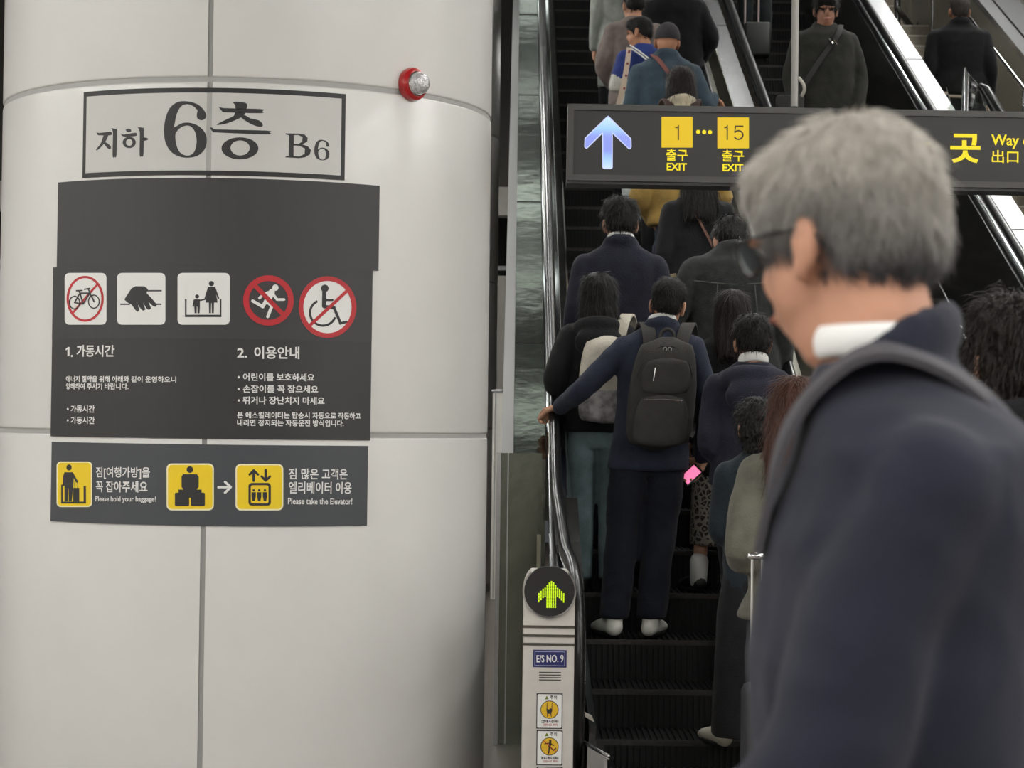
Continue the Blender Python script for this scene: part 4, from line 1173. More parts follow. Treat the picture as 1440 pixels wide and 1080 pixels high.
def person(label, pos, h, P, group=None):
    s = h / 1.70
    root = empty('person', tuple(pos), label, 'person', group, P.get('yaw', 0.0))
    seed = P.get('seed', sum(map(ord, label)) % 97); rnd = random.Random(seed)
    w = P.get('w', 1.0); lean = P.get('lean', 0.0); tilt = P.get('tilt', 0.0)
    inv = ROOTM[root.name].inverted()
    S = Matrix.Scale(s, 4)
    def warp(p):
        p = Vector(p)
        k = max(0.0, p.z - 0.9)
        return Vector((p.x + tilt * p.z / 1.7, p.y + lean * k, p.z - 0.35 * lean * abs(lean) * k))
    def fin(me):
        for v in me.vertices: v.co = warp(v.co) * s
        return me
    def L(p):            # a world point as unwarped local coordinates
        q = (inv @ Vector(p)) / s
        k = max(0.0, q.z - .9)
        return Vector((q.x - tilt * q.z / 1.7, q.y - lean * k, q.z))
    yaw_h, pit_h, rol_h = P.get('head', (0, 0, 0)); ho = Vector(P.get('headoff', (0, 0, 0)))
    hs = P.get('headscale', 1.0)
    neck = Vector((0, -.035, 1.46)); 
    HMl = Matrix.Translation(neck + ho) @ Matrix.Rotation(yaw_h, 4, 'Z') @ Matrix.Rotation(-pit_h, 4, 'X') @ Matrix.Rotation(rol_h, 4, 'Y') @ Matrix.Translation(Vector((0, .03, .118))) @ Matrix.Scale(hs, 4)
    hc = HMl @ Vector((0, 0, 0))
    # the head matrix in scaled, warped space
    sh = warp(hc) - hc
    HMw = Matrix.Scale(s, 4) @ Matrix.Translation(sh) @ HMl
    # arms
    arms = {}
    for side, sg in (('L', -1), ('R', 1)):
        a = P.get('arm' + side, {})
        shd = Vector((sg * .160 * w, -.012, 1.372)) + Vector(a.get('sh', (0, 0, 0)))
        el = Vector(a['elbow']) if 'elbow' in a else Vector((sg * (.205 * w + .004), -.045, 1.11))
        wr = Vector(a['wrist']) if 'wrist' in a else Vector((sg * (.212 * w + .004), .05, .87))
        if 'wrist_w' in a: wr = L(a['wrist_w'])
        if 'elbow_w' in a: el = L(a['elbow_w'])
        arms[side] = (shd, el, wr, a)
    lf = P.get('feet', ((-.085, 0, 0), (.085, 0, 0)))
    legs = []
    for sg, f in ((-1, lf[0]), (1, lf[1])):
        f = Vector(f); hip = Vector((sg * .088 * min(w, 1), -.005, .88)); an = f + Vector((0, -.05, .09))
        kn = (hip + an) / 2 + Vector((0, .02 + .25 * abs(f.z), .02)); legs.append((hip, kn, an, f))
    # ---- body: head, neck, trunk, limbs and hands in one surface
    mb = MB()
    head_shapes(mb, HMl)
    mb.tube([neck + Vector((0, .0, -.10)), neck + ho * .4 + Vector((0, .005, 0)), HMl @ Vector((0, -.022, -.055))], [(.062, .06), (.056, .056), (.054, .056)], 18, ref=(0, 1, 0), smooth=3)
    oc = P.get('upper', {}).get('cy', 0)
    mb.loft(torso_rings([(1.44, -.02, .08, .06), (1.40, -.012 + oc * .5, .13 * w, .075), (1.3, oc, .145 * w, .085), (1.1, oc, .145 * w, .085), (.9, oc, .15 * w, .086), (.82, 0, .13 * w, .08)]))
    for side in 'LR':
        shd, el, wr, a = arms[side]
        mb.tube([shd, (shd + el) / 2, el, el.lerp(wr, .4), wr], [.042, .040, .034, .030, .024], 12, smooth=2)
        sg = -1 if side == 'L' else 1
        d = Vector(a.get('hd', (wr - el))); n = Vector(a.get('hn', (-sg, 0.15, 0)))
        hand_shapes(mb, wr, d, n, a.get('ht', sg * (1 if side == 'R' else 1)) , a.get('curl', .45), P.get('hk', 1.0))
    for hip, kn, an, f in legs:
        mb.tube([hip, kn, an, an + Vector((0, 0, -.05))], [.075, .05, .036, .034], 12)
    body = fin(remesh(mb, P.get('vox', .008), 3))
    ob = link_mesh('body', body, P.get('skin', m_skin), root, True, True)
    # eyes and brows where the face can be seen
    if P.get('face'):
        for sg in (-1, 1):
            eb = MB(); eb.ell((sg * .031, .0835, -.002), (.0105, .005, .0032), HMw); eb.build('eye', m_eye, ob, local=True)
            br = MB(); br.tube([(sg * .014, .094, .020), (sg * .034, .093, .025), (sg * .052, .080, .020)], [.0014, .002, .0012], 8, M=HMw); br.build('eyebrow', h_black, ob, local=True)
        lp = MB(); lp.ell((0, .094, -.066), (.022, .006, .006), HMw); lp.build('lips', mat('lips', (160, 100, 90), .5), ob, local=True)
    # ---- hair
    if P.get('hair'):
        make_hair(P['hair'][0], P['hair'][1], root, HMw, P.get('hvox', .008), rnd, P.get('strands', 500))
    if P.get('cap'):
        make_hair('cap', P['cap'], root, HMw, .008, rnd, 0)
    # ---- lower garment
    lo = P.get('lower', ('trousers', fabric('black_trousers', (26, 27, 32))))
    mb = MB()
    if lo[0] in ('trousers', 'jeans'):
        wd = lo[2] if len(lo) > 2 else 1.0
        mb.loft(torso_rings([(1.03, 0, .140 * w, .090), (.93, 0, .154 * w, .100), (.84, -.005, .160 * w, .104), (.76, 0, .158 * w, .098)]))
        for hip, kn, an, f in legs:
            mb.tube([hip + Vector((0, 0, -.03)), hip.lerp(kn, .5), kn, kn.lerp(an, .5), an + Vector((0, 0.01, P.get('cuffz', -.03)))], [(.080 * wd, .092 * wd), (.086 * wd, .095 * wd), (.076 * wd, .08 * wd), (.070 * wd, .074 * wd), (.068 * wd, .076 * wd)], 18, ref=(0, 1, 0), smooth=3, round_ends=False)
        nm = lo[0]
    else:
        hem = lo[2] if len(lo) > 2 else .35; fl = lo[3] if len(lo) > 3 else 1.0
        mb.loft(torso_rings([(1.03, 0, .155 * w, .10), (.9, 0, .178 * w, .115), (.75, 0, .19 * w * (1 + (fl - 1) * .4), .125), (hem, 0, .19 * w * fl, .135 * fl), (hem - .012, 0, .185 * w * fl, .13 * fl)]))
        nm = 'skirt'
    me = wrinkle(remesh(mb, P.get('cvox', .012), 3), .009, 5, 7 if nm != 'skirt' else 1.5, seed)
    link_mesh(nm, fin(me), lo[1], root, True, True)
    # ---- shoes
    shm = P.get('shoes', mat('shoe_black', (22, 22, 23), .4))
    for f in lf:
        f = Vector(f)
        to = (.30 if f.x > 0 else -.30) * P.get('toe', 1.0); Rz = Matrix.Rotation(-to, 3, 'Z'); A = lambda *q: f + Vector((0, -.05, 0)) + Rz @ Vector((q[0], q[1] + .05, q[2]))
        sb = MB(); sb.tube([A(0, -.075, .045), A(0, -.02, .05), A(0, .08, .040), A(0, .165, .032)], [(.040, .042), (.044, .046), (.048, .038), (.038, .026)], 16, ref=(0, 0, 1), smooth=3)
        sb.tube([A(0, -.06, .05), A(0, -.055, .105)], [(.041, .046), (.040, .046)], 14)
        sm = fin(remesh(sb, .008, 3)); so = link_mesh('shoe', sm, shm, root, True, True)
        ol = MB(); ol.loft([[A(a * .046 * math.cos(t), .040 + .130 * a * math.sin(t), z) for t in [2 * math.pi * i / 24 for i in range(24)]] for z, a in ((.002, .96), (.018, 1.02), (.024, .99))])
        link_mesh('sole', fin(ol.mesh('sole')), P.get('sole', m_sole), so, True, True)
    # ---- upper garment
    up = P.get('upper', {})
    hem = up.get('hem', .80); loose = up.get('loose', 1.0)
    mb = MB()
    mb.loft(torso_rings([(z, cy + up.get('cy', 0) * min(1, max(0, (1.478 - z) / .08)), hw, hd * (1 + (up.get('depth', 1) - 1) * min(1, max(0, (1.478 - z) / .08)))) for z, cy, hw, hd in jacket_tab(hem, w, loose, up.get('flare', 1.0))], up.get('sq', 2.5)))
    sl = up.get('sleeve', 1.0)
    for side in 'LR':
        shd, el, wr, a = arms[side]
        wr2 = el.lerp(wr, up.get('cuff', .97))
        mb.tube([shd + Vector((0, 0, -.012)) , shd.lerp(el, .45), el, el.lerp(wr2, .5), wr2], [(.063 * sl, .066 * sl), (.060 * sl, .062 * sl), (.053 * sl, .055 * sl), (.048 * sl, .049 * sl), (.043 * sl, .043 * sl)], 18, smooth=3)
    if up.get('collar'):
        r0 = up['collar']; cz_ = up.get('collar_z', 0.0)
        cr0 = up.get('collar_r', 1.0)
        ringp = [Vector((.072 * cr0 * math.cos(t), -.030 + .068 * cr0 * math.sin(t), 1.462 + cz_ - (.028 + cz_) * math.sin(t))) + ho * .25 for t in [2 * math.pi * i / 22 for i in range(23)]]
        mb.tube(ringp, [(.016 * r0, .026 * r0)] * 23, 10, ref=(0, 0, 1), round_ends=False)
    if up.get('hood'):
        k = up['hood']; hz = up.get('hood_z', 0.0)
        pts = [Vector((.105 * k * math.cos(t), -.045 + .10 * k * math.sin(t), 1.452 + hz - .035 * (1 + math.sin(t)) + (.02 if math.sin(t) < 0 else 0))) for t in [2 * math.pi * i / 24 for i in range(25)]]
        mb.tube(pts, [(.038 * k, .045 * k)] * 25, 12, ref=(0, 0, 1), round_ends=False)
        mb.ell((0, -.145 * k, 1.375 + hz), (.125 * k, .052 * k, .085 * k))
    me = remesh(mb, P.get('cvox', .012), 3)
    me = wrinkle(me, up.get('wr', .007), 5.5, 6.5, seed + 5)
    yoke = None
    if up.get('split'):
        zt = up['split'][0]; hi = MB(); lo_ = MB()
        vs_ = [v.co.copy() for v in me.vertices]
        for p in me.polygons:
            c_ = p.center; (hi if c_.z > zt + .10 * math.cos(c_.x * 22) * .3 else lo_).f.append(tuple(p.vertices))
        def sub(m_):
            used = sorted({i for f in m_.f for i in f}); ix = {i: k for k, i in enumerate(used)}
            q = bpy.data.meshes.new('part'); q.from_pydata([vs_[i] for i in used], [], [tuple(ix[i] for i in f) for f in m_.f]); return q
        yoke = sub(hi); me = sub(lo_)
    og = link_mesh(up.get('name', 'jacket'), fin(me), up.get('mat', fabric('black_coat', (24, 24, 27))), root, True, True)
    if yoke: og = link_mesh('yoke', fin(yoke), up['split'][1], og, True, True)
    if up.get('shirt'):
        mb = MB(); pts = [Vector((.063 * math.cos(t), -.028 + .060 * math.sin(t), 1.486 - up.get('shirt_tilt', .022) * math.sin(t) )) + ho * .45 for t in [2 * math.pi * i / 26 for i in range(27)]]
        mb.tube(pts, [(.007, up.get('shirt_h', .022))] * 27, 10, ref=(0, 0, 1), round_ends=False)
        link_mesh('shirt_collar', fin(mb.mesh('c')), up['shirt'] if not isinstance(up['shirt'], bool) else m_shirt, root, True, True)
    root['_s'] = s
    return dict(root=root, s=s, warp=warp, HM=HMw, fin=fin, og=og, body=ob, L=L, W=lambda p: ROOTM[root.name] @ (warp(p) * s))

def on_steps(px, py, h, du=0.19, tol=0.10, slope_h=0.0, tread=True):
    """the step on which somebody h tall has the top of the head at a photo pixel; h is fitted to it"""
    best = None
    for n in range(-3, 40):
        Y = STEP_Y0 + n * RUN + du
        z = zline(STEP_Y0 + n * RUN) if n > 0 else 0.0
        p = at(px, py, Y); hh = p.z - z
        if best is None or abs(hh - h) < abs(best[2] - h): best = (n, p, hh, z, Y)
    n, p, hh, z, Y = best
    hh = min(max(hh, h * (1 - tol)), h * (1 + tol))
    return Vector((p.x, Y, z + 0.008)), hh, n

def strap_path(D, pts, width, thick, nrms, smooth=5):
    mb = MB(); mb.ribbon([D['W'](p) for p in pts], width, thick, [(ROOTM[D['root'].name].to_3x3() @ Vector(n)) for n in nrms], smooth=smooth); return mb

def backpack(D, label, m, c, size, m2=None, depth_off=0.0, strap_m=None, detail=True, base_m=None):
    """a rucksack on somebody's back; c = centre of the back face in body units"""
    cx, cy, cz = c; W_, Dp, H_ = size
    base = D['W']((cx, cy - Dp / 2, cz - H_ / 2))
    r = empty('backpack', tuple(base), label, 'backpack')
    def shell(x0, y0, z0, w_, d_, h_, n=3.2):
        tab = []
        for i in range(15):
            t = i / 14; z = z0 - h_ / 2 + h_ * t
            e = (1 - abs(2 * t - 1) ** 4.5) ** .5 if 0 < t < 1 else .0
            taper = 1 - .16 * max(0, t - .55) / .45
            tab.append((z, y0, max(.004, w_ / 2 * (0.55 + .45 * e) * taper * (0.35 + .65 * min(1, e * 1.6))), max(.004, d_ / 2 * (0.3 + .7 * e))))
        mb = MB(); mb.loft([[D['W'](p + Vector((x0, 0, 0))) for p in rg] for rg in torso_rings(tab, n, 36)]); return mb
    sh = shell(cx, cy - Dp / 2, cz, W_, Dp, H_)
    main = sh.build('main_bag', m, r, True, 60)
    if base_m: shell(cx, cy - Dp / 2 - .004, cz - H_ * .29, W_ * 1.015, Dp * 1.04, H_ * .44).build('patterned_base', base_m, r, True, 60)
    if detail:
        shell(cx, cy - Dp - .002, cz - H_ * .24, W_ * .80, Dp * .42, H_ * .46).build('lower_pocket', m, r, True, 60)
        shell(cx + .005, cy - Dp + .004, cz + H_ * .15, W_ * .72, Dp * .26, H_ * .32, 4).build('upper_pocket', m, r, True, 60)
        z = MB(); z.tube([D['W']((cx - .085, cy - Dp - Dp * .20, cz - H_ * .055)), D['W']((cx, cy - Dp - Dp * .225, cz - H_ * .050)), D['W']((cx + .085, cy - Dp - Dp * .20, cz - H_ * .062))], .0028, 8, smooth=4); z.build('zip', m_chrome, r)
        z = MB(); z.tube([D['W']((cx - .050, cy - Dp - Dp * .135, cz + H_ * .22)), D['W']((cx - .053, cy - Dp - Dp * .150, cz + H_ * .11))], .0035, 8); z.build('zip_pull', m_chrome, r)
        arc = MB(); arc.tube([D['W']((cx + math.cos(t) * W_ * .43, cy - Dp * .82 - (.012 if math.sin(t) > .2 else 0), cz + H_ * .02 + math.sin(t) * H_ * .40)) for t in [math.pi * i / 16 for i in range(17)]], .0035, 8); arc.build('seam_piping', mat('piping', (30, 29, 28), .6), r)
        lg_ = MB()
        for sx in (-1, 1): lg_.tube([D['W']((cx + sx * .011 + math.cos(t) * .008, cy - Dp * .93, cz + H_ * .385 + math.sin(t) * .011)) for t in [2 * math.pi * i / 12 for i in range(13)]], .0022, 6)
        tag(lg_.build('logo_badge', mat('badge_silver', (150, 150, 150), .3, .8), r), 'small silver badge of two rings')
    sm = strap_m or m
    for sx in (-1, 1):
        x = cx + sx * .085
        pts = [(x * .75, cy - .03, cz + H_ * .36), (x, cy + .005, 1.435), (x * 1.25, .0, 1.492 - .01), (x * 1.45, .09, 1.42), (x * 1.5, .125, 1.30), (x * 1.6, .11, 1.16), (x * 1.9, -.02, 1.05), (x * 1.5, cy + .01, cz - H_ * .36)]
        nr = [(0, -1, .3), (0, -.8, .6), (0, 0, 1), (0, .8, .6), (0, 1, .1), (sx * .5, .8, 0), (sx, 0, 0), (0, -1, 0)]
        strap_path(D, pts, .062 * D['s'], .012, nr).build('shoulder_strap', sm, r, True, 40)
    hl = MB(); hl.tube([D['W'](p) for p in ((cx - .035, cy - .04, cz + H_ * .46), (cx - .028, cy - .03, cz + H_ * .54), (cx, cy - .03, cz + H_ * .575), (cx + .028, cy - .03, cz + H_ * .54), (cx + .035, cy - .04, cz + H_ * .46))], .008, 10, smooth=4); hl.build('carry_handle', sm, r)
    return r

exec_people = True
navy = fabric('navy_blazer', (47, 53, 71)); navy_dk = fabric('navy_suit', (30, 31, 46)); blk = fabric('black_coat', (24, 24, 27))
den = mat('black_denim', (40, 42, 42), .85, 0, .3, 30, .5, 300, sheen=.1, spec=.25); tr_navy = fabric('navy_trousers', (27, 30, 42)); tr_blk = fabric('black_trousers', (24, 25, 29))
jean = fabric('blue_jeans', (122, 142, 146)); must = fabric('mustard_jacket', (166, 136, 74)); teal = fabric('teal_shirt', (62, 80, 92))
taupe = fabric('taupe_sweater', (132, 119, 114)); cream = fabric('cream_jacket', (216, 206, 180)); olive = fabric('olive_blazer', (102, 100, 90)); hoodn = fabric('hooded_navy', (40, 40, 56))
dkteal = fabric('dark_teal_jacket', (34, 44, 52)); dolive = fabric('dark_olive_coat', (46, 46, 41)); charcoal = mat('bag_charcoal', (56, 54, 52), .7, 0, .15, 20, .5, 300, spec=.3)

# man with the black backpack holding the rail
pos, h, n = on_steps(936, 393, 1.72)
feet_px = at(889, 880, pos.y)
pos.x = feet_px.x; dxh = at(936, 393, pos.y).x - pos.x
Yh = 10.28
grip = Vector((0.158, Yh, zline(Yh) + 0.872))
D = person('man in navy blazer with black backpack, left hand on the escalator handrail', pos, h, dict(
    tilt=dxh / (h / 1.7), cuffz=-.005, head=(-.25, .10, .12), hair=('crop', h_black), strands=1800, hvox=.006, vox=.0048, hk=1.05,
    armL=dict(elbow_w=at(818, 548, pos.y - .05), wrist_w=grip + Vector((.060, -.060, .030)), hd=(-.62, .75, -.16), hn=(0, 0, -1), curl=.85, ht=1),
    armR=dict(elbow=(0.252, -.05, 1.10), wrist_w=at(989, 644, pos.y + .03), hd=(-.45, .1, -.85), hn=(-.6, -.8, 0), curl=.55),
    feet=((-.098, -.02, 0), (.078, -.01, 0)),
    upper=dict(mat=navy, hem=.795, collar=1.0, shirt=True, name='blazer', wr=.009, loose=1.04), lower=('trousers', tr_navy, 1.05), shoes=mat('white_sneaker', (226, 226, 218), .5, 0, .06, 30), sole=m_sole))
P1 = D
backpack(D, 'black backpack with two zipped pockets, on the man holding the handrail', charcoal, (.022, -.125, 1.145), (.315, .15, .53))
ph = empty('phone', tuple(at(972, 668, pos.y + .02)), 'phone with a glowing pink screen in the hand of the man with the black backpack', 'phone')
c = at(972, 668, pos.y + .00)
Rm = Matrix.Translation(c) @ Matrix.Rotation(-.75, 4, 'Y') @ Matrix.Rotation(-.5, 4, 'X')
MB().box((0, 0, 0), (.105, .009, .066), Rm, .004).build('body', mat('phone_black', (20, 20, 22), .3), ph)
MB().box((0, -.0052, 0), (.085, .001, .052), Rm).build('screen', mat('phone_screen', (255, 150, 190), .3, emit=(255, 130, 180), estr=.9), ph, False)

# woman in the black hoodie beside him
pos, h, n = on_steps(842, 388, 1.62)
D = person('woman in black hooded jacket and jeans with long dark hair, by the left handrail', pos, h, dict(
    w=.90, hair=('long', h_black), strands=1500, vox=.01, head=(.05, .05, 0), armL=dict(elbow=(-0.235, -.06, 1.12), wrist=(-0.168, .12, 1.0)),
    upper=dict(mat=blk, hem=.86, hood=1.05, hood_z=-.05, loose=1.05, name='hooded_jacket', sleeve=1.15), lower=('jeans', jean, 1.0)))
wh = mat('cream_backpack', (190, 184, 170), .7, 0, .2, 12, .4, 60)
backpack(D, 'cream backpack with grey patterned base, on the woman in black by the handrail', wh, (.045, -.13, 1.13), (.30, .14, .46), detail=False, strap_m=wh, base_m=mat('mottled_cloth', (150, 146, 148), .7, 0, .55, 26))
# man in the navy suit
pos, h, n = on_steps(873, 280, 1.75)
person('man in plain navy suit with white collar, next up the steps from the black hoodie', pos, h, dict(hair=('short', h_black), strands=1400, head=(0, .12, 0), w=1.06, upper=dict(mat=navy_dk, hem=.78, collar=1.1, shirt=True, name='suit_jacket', wr=.005), lower=('trousers', navy_dk)))
# man in the black denim jacket
pos, h, n = on_steps(1040, 284, 1.76)
Dd = person('man in black denim jacket bending his head, right side below the hanging sign', pos, h, dict(hair=('short', h_black), strands=1200, head=(.15, .62, .12), headoff=(.0, .03, -.03), lean=.12, tilt=-.03, w=1.10,
    armL=dict(elbow=(-0.311, -.02, 1.10), wrist=(-0.277, .16, .95)), upper=dict(mat=den, hem=.80, collar=1.2, loose=1.12, name='denim_jacket', wr=.011, sleeve=1.15), lower=('trousers', tr_blk)))
sm = MB()
for pts in (((-.2, -.125, 1.30), (0, -.135, 1.285), (.2, -.125, 1.30)), ((.09, -.14, 1.28), (.10, -.14, 1.1), (.08, -.14, .85)), ((-.09, -.14, 1.28), (-.10, -.14, 1.1), (-.08, -.14, .85))):
    sm.tube([Dd['W'](Vector(p)) for p in pts], .0035, 6, smooth=5)
sm.build('seam', mat('seam_grey', (70, 72, 70), .8), Dd['root'])
tb = empty('tote_bag', tuple(at(958, 470, pos.y + .1)), 'beige cloth bag hanging beside the man in the denim jacket', 'bag')
q0 = at(958, 470, pos.y + .12)
bg = MB(); bg.tube([at(963, 462, pos.y + .12), at(964, 440, pos.y + .12), at(958, 420, pos.y + .12)], [(.045, .04), (.045, .04), (.04, .015)], 16, smooth=3); bg.build('bag_body', fabric('beige_cloth', (214, 196, 164)), tb)
bg = MB(); bg.ribbon([at(960, 425, pos.y + .12), at(951, 405, pos.y + .12), at(946, 385, pos.y + .12)], .035, .008, (0, -1, 0)); bg.build('handle', fabric('beige_cloth', (214, 196, 164)), tb, False)
# long haired woman with the thin brown strap
pos, h, n = on_steps(982, 222, 1.64)
Dl = person('woman in long black coat with very long dark hair, half hidden by the sign', pos, h, dict(w=.95, hair=('long', h_black), strands=1600, head=(0, 0, 0), headscale=1.05, upper=dict(mat=blk, hem=.45, loose=1.10, name='coat', flare=1.1, sleeve=1.1), lower=('trousers', tr_blk)))
sb = empty('shoulder_bag', tuple(Dl['W'](Vector((.2, -.1, .8)))), 'small bag on a thin brown strap across the long black coat', 'bag')
strap_path(Dl, [(-.09, -.06, 1.475), (-.06, -.14, 1.40), (.04, -.155, 1.22), (.14, -.155, 1.02), (.22, -.10, .86)], .014, .006, [(0, -.5, .8), (0, -1, .3), (0, -1, 0), (0, -1, 0), (.6, -.8, 0)]).build('strap', mat('brown_strap', (92, 58, 44), .6), sb)
MB().box(tuple(Dl['W'](Vector((.245, -.10, .78)))), (.08, .16, .16), bevel=.015).build('pouch', mat('brown_leather', (60, 40, 32), .5), sb)
# mustard jacket
pos, h, n = on_steps(958, 162, 1.62)
person('person in short mustard jacket and navy trousers, just below the hanging sign', pos, h, dict(w=1.0, hair=('bob', h_black), strands=900, armL=dict(elbow=(-0.265, -.05, 1.16), wrist=(-0.168, .14, 1.02)), armR=dict(elbow=(0.265, -.05, 1.16), wrist=(0.168, .14, 1.02)),
    upper=dict(mat=must, hem=.985, loose=1.15, name='jacket', wr=.015, sleeve=1.2), lower=('trousers', fabric('navy_chinos', (36, 42, 62)), 1.1)))
# cream jacket, brown pack straps
pos, h, n = on_steps(958, 97, 1.60)
Dc = person('dark haired woman in cream jacket with brown pack straps, head just above the sign', pos, h, dict(w=.92, hair=('bob', h_brown), strands=1600, head=(.0, .08, 0), upper=dict(mat=cream, hem=.82, hood=.8, name='jacket', wr=.008), lower=('trousers', tr_blk)))
backpack(Dc, 'dark brown backpack on the woman in the cream jacket', mat('brown_pack', (62, 44, 40), .7), (0, -.13, 1.08), (.28, .13, .40), detail=False)
# man with the knitted cap
pos, h, n = on_steps(937, 35, 1.72)
Dk = person('man in dark knitted cap and blue-grey shirt above the sign, hand on the right handrail', pos, h, dict(w=1.16, skin=m_skin2, cap=mat('cap_knit', (44, 42, 46), .9, 0, .2, 60, .5, 200), head=(.0, .05, .05), vox=.006,
    armR=dict(elbow=(0.286, -.03, 1.12), wrist_w=at(1003, 138, pos.y + .02), hd=(.4, .8, -.4), hn=(0, 0, -1), curl=.6, ht=-1), upper=dict(mat=teal, hem=.76, collar=1.25, loose=1.08, name='shirt', wr=.007), lower=('trousers', tr_blk)))
s2 = empty('shoulder_bag', tuple(Dk['W'](Vector((.25, -.1, .85)))), 'bag on a reddish brown strap across the shirt of the man in the cap', 'bag')
strap_path(Dk, [(-.10, -.05, 1.48), (-.05, -.13, 1.42), (.08, -.14, 1.24), (.20, -.14, 1.02), (.25, -.10, .9)], .028, .006, [(0, -.5, .8), (0, -1, .3), (0, -1, 0), (0, -1, 0), (.6, -.8, 0)]).build('strap', mat('redbrown_strap', (120, 72, 66), .6), s2)
MB().box(tuple(Dk['W'](Vector((.27, -.12, .84)))), (.08, .18, .16), bevel=.015).build('pouch', mat('brown_leather', (60, 40, 32), .5), s2)
# woman in the blue and white sweater, turning her head left
pos, h, n = on_steps(906, 26, 1.58)
Dv = person('woman in blue and white sweater looking left, patterned bag strap on her shoulder', pos, h, dict(w=.95, skin=m_skin2, hair=('crop', h_black), strands=1200, vox=.006, head=(1.15, .12, 0), armL=dict(elbow=(-0.218, -.03, 1.12), wrist=(-0.160, .10, 1.28), hd=(.3, .2, 1), curl=.6), face=True, shoes=m_shirt,
    upper=dict(mat=fabric('white_knit', (205, 203, 194)), split=(1.21, fabric('royal_blue', (44, 62, 128))), hem=.80, loose=1.08, name='sweater', wr=.008, sleeve=1.15), lower=('trousers', fabric('pale_trousers', (232, 238, 238)), 1.15)))
yo = Dv['og']
vs = MB()
for off in (0, .022):
    vs.tube([Dv['W'](Vector(p)) for p in ((-.115, -.125 , 1.452 - off), (-.05, -.150, 1.405 - off), (.02, -.16, 1.35 - off), (.10, -.165, 1.30 - off))], .0055, 8, smooth=4)
vs.build('white_stripe', m_shirt, yo)
s3 = empty('shoulder_bag', tuple(Dv['W'](Vector((-.12, -.2, .8)))), 'bag on a cream strap with red dots, carried by the woman in the blue sweater', 'bag')
q = [at(885, 67, pos.y - .16), at(882, 90, pos.y - .19), at(877, 118, pos.y - .2), at(871, 142, pos.y - .2), at(866, 160, pos.y - .19)]
rb_ = MB(); rb_.ribbon(q, .037, .006, (0, -1, 0.1)); so = rb_.build('strap', mat('strap_cream', (196, 178, 158), .7), s3, False)
for k, (x, y) in enumerate(((885, 72), (882.5, 89), (880.5, 106), (878, 124))):
    p = at(x, y, pos.y - .215); MB().cyl(p, p + Vector((0, .04, 0)), .008, 10).build('dot', mat('dot_red', (130, 50, 52), .6), so)
bgp = at(868, 166, pos.y - .14); MB().box(tuple(bgp + Vector((0, 0, -.08))), (.24, .10, .2), bevel=.02).build('bag_body', mat('strap_cream', (196, 178, 158), .7), s3)
# taupe sweater
pos, h, n = on_steps(893, -14, 1.64)
person('person in loose taupe sweater near the top of the photo', pos, h, dict(w=.98, hair=('short', h_black), strands=500, head=(.35, .1, 0), armL=dict(elbow=(-0.244, -.03, 1.10), wrist=(-0.168, .10, .98)), upper=dict(mat=taupe, hem=.78, loose=1.10, name='sweater', wr=.010, sleeve=1.25), lower=('trousers', tr_blk)))
# black coat at the right of it, pale coat at the left
pos, h, n = on_steps(950, -52, 1.72)
person('person in black coat at the top edge, right of the taupe sweater', pos, h, dict(w=1.12, hair=('short', h_black), strands=200, armR=dict(elbow=(0.277, -.04, 1.12), wrist=(0.210, .16, 1.0)), upper=dict(mat=blk, hem=.5, loose=1.1, name='coat'), lower=('trousers', tr_blk)))
pos, h, n = on_steps(872, -78, 1.65)
person('person in pale grey coat at the top edge, left of the taupe sweater', pos, h, dict(w=.9, hair=('short', h_black), strands=200, upper=dict(mat=fabric('pale_grey_coat', (160, 164, 158)), hem=.55, name='coat'), lower=('trousers', tr_blk)))

# short haired person in the hooded navy coat
pos, h, n = on_steps(1059, 445, 1.70)
person('short haired man in dark navy hooded coat and white collar, right of the black backpack', pos, h, dict(armL=dict(elbow=(-.20, -.03, 1.11), wrist=(-.12, .18, 1.02)), hair=('short', h_black), strands=1500, head=(0, .16, 0), w=1.04, upper=dict(mat=hoodn, hem=.925, hood=1.15, hood_z=-.055, shirt=True, loose=1.0, name='hooded_coat', wr=.010, sleeve=1.0), lower=('trousers', tr_blk), feet=((-.03, 0, 0), (.13, 0, 0))))
# woman with the leopard skirt
pos, h, n = on_steps(1030, 412, 1.50)
leo = mat('leopard_skirt', (120, 114, 106), .75)
nt = leo.node_tree; b = nt.nodes['Principled BSDF']
tc = nt.nodes.new('ShaderNodeTexCoord'); vo = nt.nodes.new('ShaderNodeTexVoronoi'); vo.feature = 'DISTANCE_TO_EDGE'; vo.inputs['Scale'].default_value = 34
ns = nt.nodes.new('ShaderNodeTexNoise'); ns.inputs['Scale'].default_value = 28
cr = nt.nodes.new('ShaderNodeValToRGB'); cr.color_ramp.elements[0].position = .10; cr.color_ramp.elements[0].color = lin(128, 121, 112); cr.color_ramp.elements[1].position = .16; cr.color_ramp.elements[1].color = lin(24, 22, 22)
e_ = cr.color_ramp.elements.new(.30); e_.color = lin(26, 24, 23); e_ = cr.color_ramp.elements.new(.36); e_.color = lin(124, 114, 104)
nt.links.new(tc.outputs['Object'], vo.inputs['Vector']); nt.links.new(vo.outputs['Distance'], cr.inputs[0]); nt.links.new(cr.outputs[0], b.inputs['Base Color'])
xh = at(1030, 412, pos.y).x; pos.x = at(1010, 700, pos.y).x
Ds = person('dark haired woman in black coat, leopard print skirt and white socks', pos, h, dict(w=.92, tilt=(xh - pos.x) / (h / 1.7), hair=('long', h_brown), strands=1400, upper=dict(mat=blk, hem=.66, loose=1.05, name='coat'), lower=('skirt', leo, .27, 1.0), feet=((-.115, 0, 0), (.06, .02, 0))))
